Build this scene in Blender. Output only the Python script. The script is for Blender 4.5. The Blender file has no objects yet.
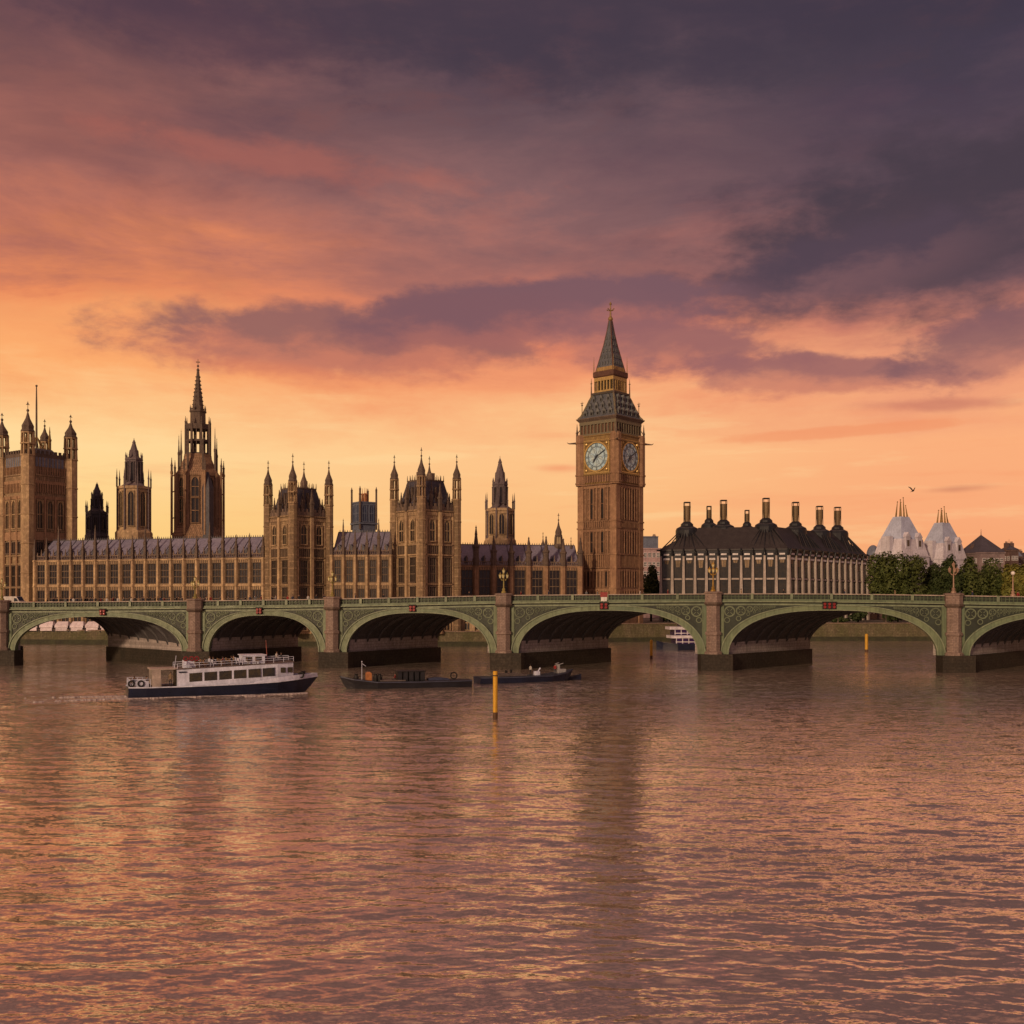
import bpy, bmesh, math, random
import numpy as np
from mathutils import Matrix, Vector

C = bpy.context.scene.collection
SC = bpy.context.scene
R = math.radians
PI = math.pi
random.seed(11)

# ------------------------------------------------------------------ camera
FPX, HZ, CAMH = 1100.0, 605.0, 11.2
cd = bpy.data.cameras.new('camera')
cam = bpy.data.objects.new('camera', cd)
C.objects.link(cam)
cd.sensor_width = 36
cd.lens = 36 * FPX / 1024
cd.shift_y = (HZ - 512) / 1024
cam.location = (0, 0, CAMH)
cam.rotation_euler = (R(90), 0, 0)
cd.clip_start = 0.5
cd.clip_end = 8000
SC.camera = cam

# ------------------------------------------------------------------ exposure
SC.view_settings.view_transform = 'Standard'
SC.view_settings.look = 'None'
SC.view_settings.gamma = 1
SC.view_settings.exposure = 0
SC.cycles.max_bounces = 5
SC.cycles.diffuse_bounces = 2
SC.cycles.glossy_bounces = 3

# ------------------------------------------------------------------ sun (low, soft, from behind the viewer's left)
SUN_DIR = Vector((0.50, 0.84, -0.27)).normalized()
ld = bpy.data.lights.new('sun', 'SUN')
ld.energy = 2.5
ld.angle = R(4)
ld.color = (1.0, 0.66, 0.40)
sun = bpy.data.objects.new('sun', ld)
C.objects.link(sun)
sun.rotation_euler = SUN_DIR.to_track_quat('-Z', 'Y').to_euler()

# ------------------------------------------------------------------ world: sunset sky
def lin(rgb):
    return tuple(((c / 255) / 12.92 if c / 255 <= 0.04045 else ((c / 255 + 0.055) / 1.055) ** 2.4) for c in rgb)

def elev(py, px=512):
    return math.degrees(math.atan2(HZ - py, math.hypot(FPX, px - 512)))
def azim(px):
    return math.degrees(math.atan2(px - 512, FPX))

W = bpy.data.worlds.new('World')
SC.world = W
W.use_nodes = True
nt = W.node_tree
nt.nodes.clear()
L = nt.links.new

class G:
    """tiny node-graph helper"""
    def __init__(s, nt): s.nt = nt
    def put(s, sock, v):
        if isinstance(v, bpy.types.NodeSocket): s.nt.links.new(v, sock)
        elif v is not None: sock.default_value = v
    def m(s, op, a, b=None, c=None, clamp=False):
        n = s.nt.nodes.new('ShaderNodeMath'); n.operation = op; n.use_clamp = clamp
        s.put(n.inputs[0], a); s.put(n.inputs[1], b); s.put(n.inputs[2], c)
        return n.outputs[0]
    def mix(s, f, a, b, mode='MIX'):
        n = s.nt.nodes.new('ShaderNodeMix'); n.data_type = 'RGBA'; n.blend_type = mode
        s.put(n.inputs[0], f)
        s.put(n.inputs[6], a if not isinstance(a, tuple) else (*a, 1)[:4])
        s.put(n.inputs[7], b if not isinstance(b, tuple) else (*b, 1)[:4])
        return n.outputs[2]
    def ramp(s, f, stops, interp='EASE'):
        n = s.nt.nodes.new('ShaderNodeValToRGB'); e = n.color_ramp.elements
        n.color_ramp.interpolation = interp
        while len(e) < len(stops): e.new(0.5)
        for i, (p, c) in enumerate(stops): e[i].position = p; e[i].color = (*c, 1)
        s.put(n.inputs[0], f)
        return n.outputs[0]
    def rng(s, v, a, b, c=0.0, d=1.0, smooth=False):
        n = s.nt.nodes.new('ShaderNodeMapRange')
        if smooth: n.interpolation_type = 'SMOOTHSTEP'
        s.put(n.inputs[0], v); n.inputs[1].default_value = a; n.inputs[2].default_value = b
        n.inputs[3].default_value = c; n.inputs[4].default_value = d
        return n.outputs[0]
    def noise(s, vec, scale, detail=5, rough=0.55, dist=0.0):
        n = s.nt.nodes.new('ShaderNodeTexNoise')
        s.put(n.inputs['Vector'], vec); n.inputs['Scale'].default_value = scale
        n.inputs['Detail'].default_value = detail; n.inputs['Roughness'].default_value = rough
        n.inputs['Distortion'].default_value = dist
        return n.outputs[0]
    def comb(s, x, y, z=0.0):
        n = s.nt.nodes.new('ShaderNodeCombineXYZ')
        s.put(n.inputs[0], x); s.put(n.inputs[1], y); s.put(n.inputs[2], z)
        return n.outputs[0]
    def sep(s, v):
        n = s.nt.nodes.new('ShaderNodeSeparateXYZ'); s.nt.links.new(v, n.inputs[0]); return n.outputs

g = G(nt)
tc = nt.nodes.new('ShaderNodeTexCoord')
X, Y, Z = g.sep(tc.outputs['Generated'])
az = g.m('MULTIPLY', g.m('ARCTAN2', X, Y), 180 / PI)           # degrees, 0 = north (view)
el = g.m('MULTIPLY', g.m('ARCSINE', g.m('MAXIMUM', Z, 0.0)), 180 / PI)
# streaky cloud noise projected on a layer overhead
zz = g.m('ADD', g.m('MAXIMUM', Z, 0.0), 0.10)
lay = g.comb(g.m('DIVIDE', X, zz), g.m('DIVIDE', Y, zz), 0.3)
nA = g.noise(lay, 0.75, 6, 0.6, 0.4)
nB = g.noise(g.comb(g.m('MULTIPLY', az, 0.045), g.m('MULTIPLY', el, 0.16), 1.7), 1.6, 7, 0.62, 0.3)
nC = g.noise(g.comb(g.m('MULTIPLY', az, 0.11), g.m('MULTIPLY', el, 0.30), 5.1), 1.7, 7, 0.66, 0.2)
nD = g.noise(g.comb(g.m('MULTIPLY', az, 0.06), g.m('MULTIPLY', el, 0.55), 9.3), 1.5, 6, 0.6, 0.1)
nE = g.noise(g.comb(g.m('MULTIPLY', az, 0.16), g.m('MULTIPLY', el, 0.34), 3.3), 1.9, 8, 0.60, 0.15)
ncE = g.m('SUBTRACT', nE, 0.5); ncB = g.m('SUBTRACT', nB, 0.5); ncC = g.m('SUBTRACT', nC, 0.5); ncA = g.m('SUBTRACT', nA, 0.5); ncD = g.m('SUBTRACT', nD, 0.5)
# elevation wobbled by noise drives the vertical gradients
elw = g.m('ADD', el, g.m('ADD', g.m('MULTIPLY', ncB, g.rng(el, 3, 20, 1.5, 13.0)), g.m('MULTIPLY', ncC, g.rng(el, 3, 20, 0.8, 6))))
SPAN = 90.0
def stops(lst):
    out = []
    for py, c in lst: out.append((max(0, min(1, elev(py) / SPAN)), lin(c)))
    return out
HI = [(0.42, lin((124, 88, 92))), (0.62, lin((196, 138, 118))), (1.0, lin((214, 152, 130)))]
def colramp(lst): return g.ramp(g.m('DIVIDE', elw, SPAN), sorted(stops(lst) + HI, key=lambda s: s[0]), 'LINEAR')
left = colramp([(605, (250, 196, 112)), (540, (253, 208, 130)), (455, (255, 216, 152)), (380, (252, 172, 108)),
                (300, (238, 142, 92)), (250, (200, 120, 94)), (190, (166, 104, 92)), (120, (134, 88, 84)), (50, (106, 74, 77)), (0, (90, 64, 71))])
mid = colramp([(605, (248, 176, 105)), (530, (250, 188, 124)), (450, (253, 196, 136)), (390, (245, 160, 110)),
               (330, (225, 130, 98)), (270, (176, 112, 100)), (200, (134, 96, 96)), (120, (108, 82, 87)), (30, (80, 64, 74))])
right = colramp([(605, (240, 156, 100)), (530, (248, 168, 118)), (440, (250, 174, 122)), (395, (238, 158, 118)),
                 (350, (200, 124, 104)), (300, (140, 96, 97)), (220, (92, 73, 83)), (110, (69, 58, 73)), (20, (61, 53, 68))])
sinaz = g.m('DIVIDE', X, g.m('MAXIMUM', g.m('SQRT', g.m('ADD', g.m('MULTIPLY', X, X), g.m('MULTIPLY', Y, Y))), 0.001))
f1 = g.rng(sinaz, -0.40, 0.02, 0, 1, True)
f2 = g.rng(sinaz, 0.02, 0.40, 0, 1, True)
col = g.mix(f2, g.mix(f1, left, mid), right)
# reddish wisps high up, pale streaks low down
wisp = g.rng(g.m('ADD', nB, g.m('MULTIPLY', ncC, 0.7)), 0.50, 0.72, 0, 1, True)
hiw = g.m('MULTIPLY', wisp, g.m('MULTIPLY', g.rng(el, 9, 17), g.m('SUBTRACT', 1.0, g.m('MULTIPLY', g.rng(sinaz, -0.35, 0.15), 0.75))))
col = g.mix(g.m('MULTIPLY', hiw, 0.32), col, lin((160, 98, 88)))
drk = g.rng(g.m('ADD', g.m('MULTIPLY', nA, 0.6), g.m('MULTIPLY', nC, 0.4)), 0.56, 0.38, 0, 1, True)
col = g.mix(g.m('MULTIPLY', g.m('MULTIPLY', drk, g.rng(el, 12, 20)), 0.45), col, lin((78, 58, 74)))
strk = g.m('MULTIPLY', g.rng(nD, 0.52, 0.70, 0, 1, True), g.m('MULTIPLY', g.rng(el, 2, 6), g.rng(el, 14, 10)))
col = g.mix(g.m('MULTIPLY', strk, 0.22), col, lin((240, 140, 95)))
strl = g.m('MULTIPLY', g.rng(nD, 0.47, 0.30, 0, 1, True), g.rng(el, 13, 9))
col = g.mix(g.m('MULTIPLY', strl, 0.30), col, lin((255, 222, 160)))

def cloud(px, py, rx, ry, c, dens=1.0, tilt=0.0, edge=0.55, c2=None, soft=0.5):
    """an elliptical bank of cloud in the sky, with a noise-torn outline"""
    global col
    ca, ce = azim(px), elev(py, px)
    sx, sy = math.degrees(rx / FPX), math.degrees(ry / FPX)
    da = g.m('SUBTRACT', az, ca); de = g.m('SUBTRACT', el, ce)
    t = R(tilt)
    u = g.m('ADD', g.m('MULTIPLY', da, math.cos(t) / sx), g.m('MULTIPLY', de, math.sin(t) / sx))
    v = g.m('ADD', g.m('MULTIPLY', da, -math.sin(t) / sy), g.m('MULTIPLY', de, math.cos(t) / sy))
    d = g.m('SQRT', g.m('ADD', g.m('MULTIPLY', u, u), g.m('MULTIPLY', v, v)))
    d = g.m('ADD', d, g.m('ADD', g.m('MULTIPLY', ncE, -3.2 * edge), g.m('MULTIPLY', ncB, -0.8 * edge)))
    f = g.m('MULTIPLY', g.rng(d, 1.0 + soft * 0.3, 1.0 - soft * 0.7, 0, 1, True), dens)
    cc = c if c2 is None else g.mix(g.rng(g.m('ADD', v, g.m('MULTIPLY', ncE, 2.4)), -0.75, 0.25, 0, 1, True), lin(c2), lin(c))
    if c2 is None: cc = lin(c)
    col = g.mix(f, col, cc)

# great dark bank on the right, and the overhead murk
cloud(985, 218, 255, 88, (70, 58, 68), 0.92, 4, 0.45, (92, 70, 78), 0.8)
cloud(830, 268, 150, 34, (84, 66, 78), 0.75, 10, 0.5, (118, 84, 88), 0.8)
cloud(740, 60, 300, 30, (70, 60, 71), 0.5, -3, 0.7, None, 1.2)
cloud(620, 15, 500, 60, (64, 54, 68), 0.65, 0, 0.6, None, 1.0)
cloud(200, 30, 140, 34, (84, 60, 72), 0.6, -6, 0.7, None, 1.0)
cloud(70, 110, 110, 34, (150, 94, 84), 0.35, 12, 0.8, None, 1.2)
cloud(290, 165, 180, 16, (176, 100, 86), 0.5, -4, 0.8, None, 1.0)
# long mauve bank behind the clock tower
cloud(340, 340, 225, 37, (144, 97, 94), 0.92, 0, 0.36, (194, 118, 97), 0.45)
cloud(555, 312, 185, 33, (122, 87, 94), 0.95, 2, 0.34, (168, 104, 96), 0.4)
cloud(655, 345, 150, 30, (146, 96, 97), 0.85, -8, 0.42, (192, 118, 100), 0.5)
cloud(450, 322, 120, 30, (128, 88, 93), 0.85, 3, 0.35, (160, 100, 94), 0.45)
cloud(800, 374, 150, 22, (150, 98, 98), 0.85, -3, 0.5, (204, 128, 104), 0.45)
cloud(990, 345, 95, 32, (130, 90, 94), 0.85, 10, 0.5, (182, 118, 104), 0.5)
cloud(925, 405, 80, 6, (200, 122, 100), 0.7, -2, 0.6, None, 1.3)
cloud(300, 376, 95, 12, (232, 134, 92), 0.4, -6, 0.6, None, 0.9)
# small far streaks near the horizon
cloud(560, 468, 26, 4.2, (238, 140, 96), 0.6, 0, 0.35, None, 1.6)
cloud(957, 489, 28, 3.4, (206, 130, 98), 0.65, 2, 0.35, None, 1.5)
cloud(840, 432, 110, 6, (240, 146, 98), 0.55, 2, 0.5)
# below the horizon and behind the viewer: warm evening glow that lights the near sides
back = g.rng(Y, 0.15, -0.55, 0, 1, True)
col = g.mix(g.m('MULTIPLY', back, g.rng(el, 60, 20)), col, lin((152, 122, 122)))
low = g.rng(Z, -0.02, -0.15, 0, 1, True)
col = g.mix(low, col, lin((120, 80, 66)))
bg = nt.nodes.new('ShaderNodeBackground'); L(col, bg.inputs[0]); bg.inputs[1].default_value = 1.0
sky = nt.nodes.new('ShaderNodeTexSky'); sky.sky_type = 'NISHITA'; sky.sun_disc = False
sky.sun_elevation = math.asin(-SUN_DIR.z); sky.sun_rotation = math.atan2(-SUN_DIR.x, -SUN_DIR.y)
bg2 = nt.nodes.new('ShaderNodeBackground'); L(sky.outputs[0], bg2.inputs[0]); bg2.inputs[1].default_value = 0.0015
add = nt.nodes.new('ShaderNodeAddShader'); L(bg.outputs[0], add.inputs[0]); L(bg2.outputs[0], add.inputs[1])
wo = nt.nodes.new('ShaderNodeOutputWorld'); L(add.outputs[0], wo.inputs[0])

# ------------------------------------------------------------------ materials
MATS = {}
def mat(name, col, rough=0.8, metal=0.0, var=0.25, scale=0.6, col2=None, bump=0.0, brick=None, spec=0.4, emit=None, streak=0.0, detail_scale=None, panel=0.0):
    """procedural material: base colour broken by noise, optional masonry, streaks and bump"""
    if name in MATS: return MATS[name]
    m = bpy.data.materials.new(name); m.use_nodes = True
    t = m.node_tree; h = G(t); b = t.nodes['Principled BSDF']
    tcn = t.nodes.new('ShaderNodeTexCoord'); o = tcn.outputs['Object']
    oi = t.nodes.new('ShaderNodeObjectInfo')
    vo = t.nodes.new('ShaderNodeVectorMath'); vo.operation = 'ADD'; h.put(vo.inputs[0], o)
    h.put(vo.inputs[1], h.comb(h.m('MULTIPLY', oi.outputs['Random'], 61.0), h.m('MULTIPLY', oi.outputs['Random'], 37.0), h.m('MULTIPLY', oi.outputs['Random'], 83.0)))
    n1 = h.noise(vo.outputs[0], scale, 6, 0.65); n2 = h.noise(vo.outputs[0], detail_scale or scale * 7, 4, 0.6)
    c2 = col2 or tuple(c * 0.55 for c in col)
    base = h.mix(h.rng(n1, 0.36, 0.66), tuple(col), tuple(c2))
    base = h.mix(h.m('MULTIPLY', h.rng(n2, 0.40, 0.70), var * 1.6, None, True), base, tuple(c * 0.5 for c in col))
    base = h.mix(h.m('MULTIPLY', h.rng(n2, 0.45, 0.30), var, None, True), base, tuple(min(1, c * 1.35) for c in col))
    if brick:
        br = t.nodes.new('ShaderNodeTexBrick'); x, y, z = h.sep(o)
        h.put(br.inputs['Vector'], h.comb(h.m('ADD', x, y), z)); br.inputs['Scale'].default_value = brick
        br.inputs['Color1'].default_value = (1, 1, 1, 1); br.inputs['Color2'].default_value = (0.72, 0.68, 0.64, 1)
        br.inputs['Mortar'].default_value = (0.45, 0.42, 0.4, 1); br.inputs['Mortar Size'].default_value = 0.03
        base = h.mix(0.6, base, br.outputs[0], 'MULTIPLY')
    tone = h.rng(oi.outputs['Random'], 0, 1, 1 - var * .35, 1 + var * .25)
    base = h.mix(1.0, base, h.comb(tone, tone, tone), 'MULTIPLY')
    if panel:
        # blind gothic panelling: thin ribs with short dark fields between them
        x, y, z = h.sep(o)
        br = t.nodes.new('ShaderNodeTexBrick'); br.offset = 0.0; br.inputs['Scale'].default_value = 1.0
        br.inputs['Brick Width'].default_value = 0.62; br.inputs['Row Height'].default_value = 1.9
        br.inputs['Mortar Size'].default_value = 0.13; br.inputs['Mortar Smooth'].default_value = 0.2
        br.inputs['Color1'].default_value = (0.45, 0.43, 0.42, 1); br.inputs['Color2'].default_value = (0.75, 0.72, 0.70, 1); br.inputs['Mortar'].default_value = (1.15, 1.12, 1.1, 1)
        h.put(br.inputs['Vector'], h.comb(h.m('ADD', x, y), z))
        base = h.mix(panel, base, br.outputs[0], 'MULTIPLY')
    if streak:
        x, y, z = h.sep(o)
        st = h.noise(h.comb(h.m('MULTIPLY', x, 2.2), h.m('MULTIPLY', y, 2.2), h.m('MULTIPLY', z, 0.12)), 1.0, 5, 0.6)
        base = h.mix(h.m('MULTIPLY', h.rng(st, 0.48, 0.68), streak), base, tuple(c * 0.35 for c in col))
    h.put(b.inputs['Base Color'], base)
    b.inputs['Metallic'].default_value = metal
    h.put(b.inputs['Roughness'], h.rng(n2, 0.3, 0.7, max(0.05, rough - 0.12), min(1, rough + 0.12)))
    b.inputs['Specular IOR Level'].default_value = spec
    if bump:
        bn = t.nodes.new('ShaderNodeBump'); bn.inputs['Strength'].default_value = bump; bn.inputs['Distance'].default_value = 0.1
        h.put(bn.inputs['Height'], n2); h.put(b.inputs['Normal'], bn.outputs[0])
    if emit:
        b.inputs['Emission Color'].default_value = (*emit[0], 1); b.inputs['Emission Strength'].default_value = emit[1]
    MATS[name] = m
    return m

# ------------------------------------------------------------------ mesh building
class MB:
    def __init__(s): s.v = []; s.f = []; s.M = Matrix.Identity(4); s.mi = []; s.cur = 0
    def add(s, vs, fs):
        k = len(s.v); s.v += [tuple(s.M @ Vector(p)) for p in vs]
        s.f += [tuple(k + i for i in f) for f in fs]; s.mi += [s.cur] * len(fs)
        return s
    def box(s, x0, x1, y0, y1, z0, z1):
        return s.add([(x0, y0, z0), (x1, y0, z0), (x1, y1, z0), (x0, y1, z0), (x0, y0, z1), (x1, y0, z1), (x1, y1, z1), (x0, y1, z1)],
                     [(0, 3, 2, 1), (4, 5, 6, 7), (0, 1, 5, 4), (1, 2, 6, 5), (2, 3, 7, 6), (3, 0, 4, 7)])
    def lathe(s, cx, cy, prof, n=8, rot=0.0, cap=True):
        """prof: [(r, z)] bottom to top"""
        vs = []; fs = []
        for r, z in prof:
            for i in range(n):
                a = rot + 2 * PI * i / n
                vs.append((cx + r * math.cos(a), cy + r * math.sin(a), z))
        for j in range(len(prof) - 1):
            for i in range(n):
                a, b = j * n + i, j * n + (i + 1) % n
                fs.append((a, b, b + n, a + n))
        if cap:
            fs.append(tuple(reversed(range(n)))); fs.append(tuple(range((len(prof) - 1) * n, len(prof) * n)))
        return s.add(vs, fs)
    def prism(s, poly, z0, z1, top=None):
        n = len(poly); top = top or poly
        vs = [(x, y, z0) for x, y in poly] + [(x, y, z1) for x, y in top]
        a = sum(poly[i][0] * poly[(i + 1) % n][1] - poly[(i + 1) % n][0] * poly[i][1] for i in range(n))
        fs = [(i, (i + 1) % n, (i + 1) % n + n, i + n) for i in range(n)] + [tuple(reversed(range(n))), tuple(range(n, 2 * n))]
        if a < 0: fs = [tuple(reversed(f)) for f in fs]
        return s.add(vs, fs)
    def tube(s, p0, p1, r0, r1=None, n=6):
        p0, p1 = Vector(p0), Vector(p1); r1 = r0 if r1 is None else r1
        d = (p1 - p0).normalized(); a = d.orthogonal().normalized(); b = d.cross(a)
        vs = []
        for p, r in ((p0, r0), (p1, r1)):
            for i in range(n):
                t = 2 * PI * i / n; vs.append(tuple(p + a * (r * math.cos(t)) + b * (r * math.sin(t))))
        fs = [(i, (i + 1) % n, (i + 1) % n + n, i + n) for i in range(n)] + [tuple(reversed(range(n))), tuple(range(n, 2 * n))]
        return s.add(vs, fs)
    def loft(s, rings, closed=True, cap=True):
        n = len(rings[0]); vs = [p for r in rings for p in r]; fs = []
        m = n if closed else n - 1
        for j in range(len(rings) - 1):
            for i in range(m):
                a, b = j * n + i, j * n + (i + 1) % n
                fs.append((a, b, b + n, a + n))
        if closed and cap: fs.append(tuple(reversed(range(n)))); fs.append(tuple(range(len(vs) - n, len(vs))))
        return s.add(vs, fs)
    def frustum(s, cx, cy, z0, z1, a0, b0, a1, b1):
        return s.prism([(cx - a0, cy - b0), (cx + a0, cy - b0), (cx + a0, cy + b0), (cx - a0, cy + b0)], z0, z1,
                       [(cx - a1, cy - b1), (cx + a1, cy - b1), (cx + a1, cy + b1), (cx - a1, cy + b1)])
    def sphere(s, c, r, n=8, sz=1.0):
        prof = [(max(0.001, r * math.cos(t)), c[2] + sz * r * math.sin(t)) for t in [(-0.5 + k / (n // 2 + 1)) * PI for k in range(0, n // 2 + 2)]]
        return s.lathe(c[0], c[1], prof, n)
    def mesh(s, name, mats, smooth=False):
        me = bpy.data.meshes.new(name); me.from_pydata(s.v, [], s.f)
        for m_ in (mats if isinstance(mats, (list, tuple)) else [mats]): me.materials.append(m_)
        if any(s.mi):
            me.polygons.foreach_set('material_index', s.mi)
        if smooth: me.polygons.foreach_set('use_smooth', [True] * len(me.polygons))
        me.update()
        return me
    def build(s, name, mats, parent=None, smooth=False):
        return inst(s.mesh(name, mats, smooth), name, parent)

def inst(me, name, parent=None, loc=(0, 0, 0), rz=0.0, scale=None):
    o = bpy.data.objects.new(name, me); C.objects.link(o)
    o.parent = parent; o.location = loc; o.rotation_euler = (0, 0, rz)
    if scale: o.scale = scale
    return o
def thing(name, label, cat, loc=(0, 0, 0), rz=0.0, group=None):
    o = bpy.data.objects.new(name, None); C.objects.link(o); o.empty_display_size = 0.5
    o.location = loc; o.rotation_euler = (0, 0, rz)
    return tag(o, label, cat, group)
def tag(o, label, cat, group=None):
    o['label'] = label; o['category'] = cat
    if group: o['group'] = group
    return o
def struct(o): o['kind'] = 'structure'; return o
def stuff(o, label=None, cat=None):
    o['kind'] = 'stuff'
    if label: o['label'] = label; o['category'] = cat
    return o
def copy_thing(root, loc, rz=0.0, label=None):
    """a copy of a thing with its parts and sub-parts"""
    r = root.copy(); C.objects.link(r); r.location = loc; r.rotation_euler = (0, 0, rz)
    if label: r['label'] = label
    for ch in KIDS.get(root.name, []):
        c = ch.copy(); C.objects.link(c); c.parent = r
        for g2 in KIDS.get(ch.name, []):
            d = g2.copy(); C.objects.link(d); d.parent = c
    return r
KIDS = {}
def learn(root):
    """remember the children of a prototype for copy_thing"""
    for o in bpy.data.objects:
        if o.parent: 
            l = KIDS.setdefault(o.parent.name, [])
            if o not in l: l.append(o)
    return root

def at(px, Yd): return (px - 512) * Yd / FPX
def zat(py, Yd): return CAMH + (HZ - py) * Yd / FPX
def turn(k): return Matrix.Rotation(k, 4, 'Z')
def shift(x=0, y=0, z=0): return Matrix.Translation((x, y, z))

# stone, metal, glass ...
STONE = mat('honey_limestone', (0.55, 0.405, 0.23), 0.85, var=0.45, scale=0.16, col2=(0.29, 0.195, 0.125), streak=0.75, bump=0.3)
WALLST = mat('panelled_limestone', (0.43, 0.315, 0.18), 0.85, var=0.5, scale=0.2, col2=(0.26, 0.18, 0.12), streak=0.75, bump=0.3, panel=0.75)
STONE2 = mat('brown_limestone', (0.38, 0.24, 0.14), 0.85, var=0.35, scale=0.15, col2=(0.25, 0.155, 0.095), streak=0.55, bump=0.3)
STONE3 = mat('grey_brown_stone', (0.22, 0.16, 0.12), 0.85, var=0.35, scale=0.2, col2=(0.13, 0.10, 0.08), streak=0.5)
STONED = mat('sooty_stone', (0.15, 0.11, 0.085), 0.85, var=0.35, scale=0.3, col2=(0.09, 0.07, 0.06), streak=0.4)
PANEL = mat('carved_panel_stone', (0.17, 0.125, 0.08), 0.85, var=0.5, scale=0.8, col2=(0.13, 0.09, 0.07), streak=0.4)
GLASS = mat('leaded_glass', (0.016, 0.015, 0.018), 0.25, var=0.6, scale=1.1, col2=(0.05, 0.04, 0.035), spec=0.5)
SLATE = mat('lavender_roof', (0.22, 0.215, 0.29), 0.55, var=0.3, scale=0.35, col2=(0.16, 0.16, 0.24), streak=0.4)
DSLATE = mat('dark_slate', (0.075, 0.075, 0.10), 0.5, var=0.35, scale=0.4, col2=(0.045, 0.045, 0.06), streak=0.3)
BLUESL = mat('blue_grey_lead', (0.16, 0.19, 0.26), 0.5, var=0.3, scale=0.4, col2=(0.10, 0.12, 0.17), streak=0.4)
GILT = mat('gilded_stone', (0.36, 0.24, 0.085), 0.6, 0.1, var=0.6, scale=0.8, col2=(0.20, 0.12, 0.055), streak=.5)
IRON = mat('black_iron', (0.02, 0.019, 0.02), 0.6, 0.2, scale=1.0)
# ------------------------------------------------------------------ river
RIP = (0.44, 0.52)
def river():
    rng = np.random.default_rng(5)
    # rows: about one per picture line close by, wider far off
    pys = np.concatenate([np.linspace(1085, 700, 470), np.linspace(699, 640, 130)])
    ys = FPX * CAMH / (pys - HZ)
    ys = np.concatenate([[-900, -300, -100, -40, 0, 12], ys, [370, 420]])
    s = np.linspace(-1, 1, 620)
    n = len(ys)
    Xg = np.zeros((n, 620 + 12)); Yg = np.repeat(ys[:, None], 632, 1)
    hw = 0.50 * np.clip(ys, 20, 1e9) + 3
    Xg[:, 6:-6] = hw[:, None] * s[None, :]
    for k in range(6):
        w = hw + (2200 - hw) * ((k + 1) / 6) ** 2
        Xg[:, 5 - k] = -w; Xg[:, -6 + k] = w
    Zg = np.zeros_like(Xg)
    dy = np.gradient(ys); dy = np.abs(dy)
    N = 150
    lam = np.exp(rng.uniform(math.log(0.30), math.log(6), N))
    th = rng.normal(0, 0.34, N) + 1.47          # travel mostly along Y: crests lie across the view
    ph = rng.uniform(0, 2 * PI, N)
    amp = lam * 0.0022 * rng.uniform(0.5, 1.4, N) * np.where(lam > 2.5, 0.55, 1.0)
    # patchiness: gusts
    gx = 0.55 + 0.45 * np.sin(Xg * 0.045 + 0.8 * np.sin(Yg * 0.03)) * np.sin(Yg * 0.06 + 1.3 * np.sin(Xg * 0.02)) 
    wx = Xg + 0.25 * np.sin(Yg * 0.31 + 0.13 * Xg) ; wy = Yg + 0.3 * np.sin(Xg * 0.23 + 0.11 * Yg)
    for l, t, p, a in zip(lam, th, ph, amp):
        k = 2 * PI / l
        att = np.clip((l / dy - 1.6) / 2.0, 0, 1)[:, None]
        if att.max() <= 0: continue
        q = k * (wx * math.cos(t) + wy * math.sin(t)) + p
        w = (np.exp(np.sin(q) - 1) - 0.47) * 1.6
        Zg += a * att * w * (0.65 + 0.6 * gx)
    edge = np.clip((0.62 * np.clip(ys, 20, 1e9)[:, None] + 30 - np.abs(Xg)) / 20, 0, 1)
    Zg *= edge
    # the wake of the tour boat: stern at about (-46,133) heading (0.93,0.36)
    hx, hy = 0.945, 0.327
    dx, dyy = Xg + 28.0, Yg - 140.0
    lon = -(dx * hx + dyy * hy); latv = (-dx * hy + dyy * hx)
    arm = np.abs(latv) - np.clip(lon, 0, 200) * 0.24 - 1.2
    wk = np.exp(-(arm / 1.3) ** 2) * np.sin(lon * 1.0 + np.abs(latv) * 1.6) * 0.16 * np.clip(lon / 5, 0, 1) * np.exp(-np.clip(lon, 0, 300) / 60)
    Zg += wk
    V = np.stack([Xg, Yg, Zg], -1).reshape(-1, 3)
    m = 632
    a = (np.arange(n - 1)[:, None] * m + np.arange(m - 1)[None, :]).reshape(-1)
    F = np.stack([a, a + 1, a + 1 + m, a + m], -1)
    # drop rows are not needed; wind upward
    me = bpy.data.meshes.new('river')
    me.vertices.add(len(V)); me.vertices.foreach_set('co', V.astype(np.float32).ravel())
    me.loops.add(F.size); me.loops.foreach_set('vertex_index', F.astype(np.int32).ravel())
    me.polygons.add(len(F)); me.polygons.foreach_set('loop_start', np.arange(0, F.size, 4, dtype=np.int32))
    me.polygons.foreach_set('loop_total', np.full(len(F), 4, np.int32))
    me.polygons.foreach_set('use_smooth', np.ones(len(F), bool))
    me.update(); me.validate()
    m_ = bpy.data.materials.new('river_water'); m_.use_nodes = True
    t = m_.node_tree; h = G(t); b = t.nodes['Principled BSDF']
    tcn = t.nodes.new('ShaderNodeTexCoord'); o = tcn.outputs['Object']
    x, y, z = h.sep(o)
    big = h.noise(h.comb(h.m('MULTIPLY', x, 0.020), h.m('MULTIPLY', y, 0.06)), 1.0, 4, 0.55)
    h.put(b.inputs['Base Color'], h.mix(h.rng(big, 0.35, 0.65), (0.68, 0.57, 0.46), (0.56, 0.47, 0.40)))
    h.put(b.inputs['Roughness'], h.rng(big, 0.35, 0.65, 0.06, 0.11))
    b.inputs['IOR'].default_value = 2.0; b.inputs['Metallic'].default_value = 0.70
    b.inputs['Specular IOR Level'].default_value = 0.75
    slk = h.noise(h.comb(h.m('MULTIPLY', x, 0.05), h.m('MULTIPLY', y, 0.22), 4.0), 1.0, 4, 0.6, .6)
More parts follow.
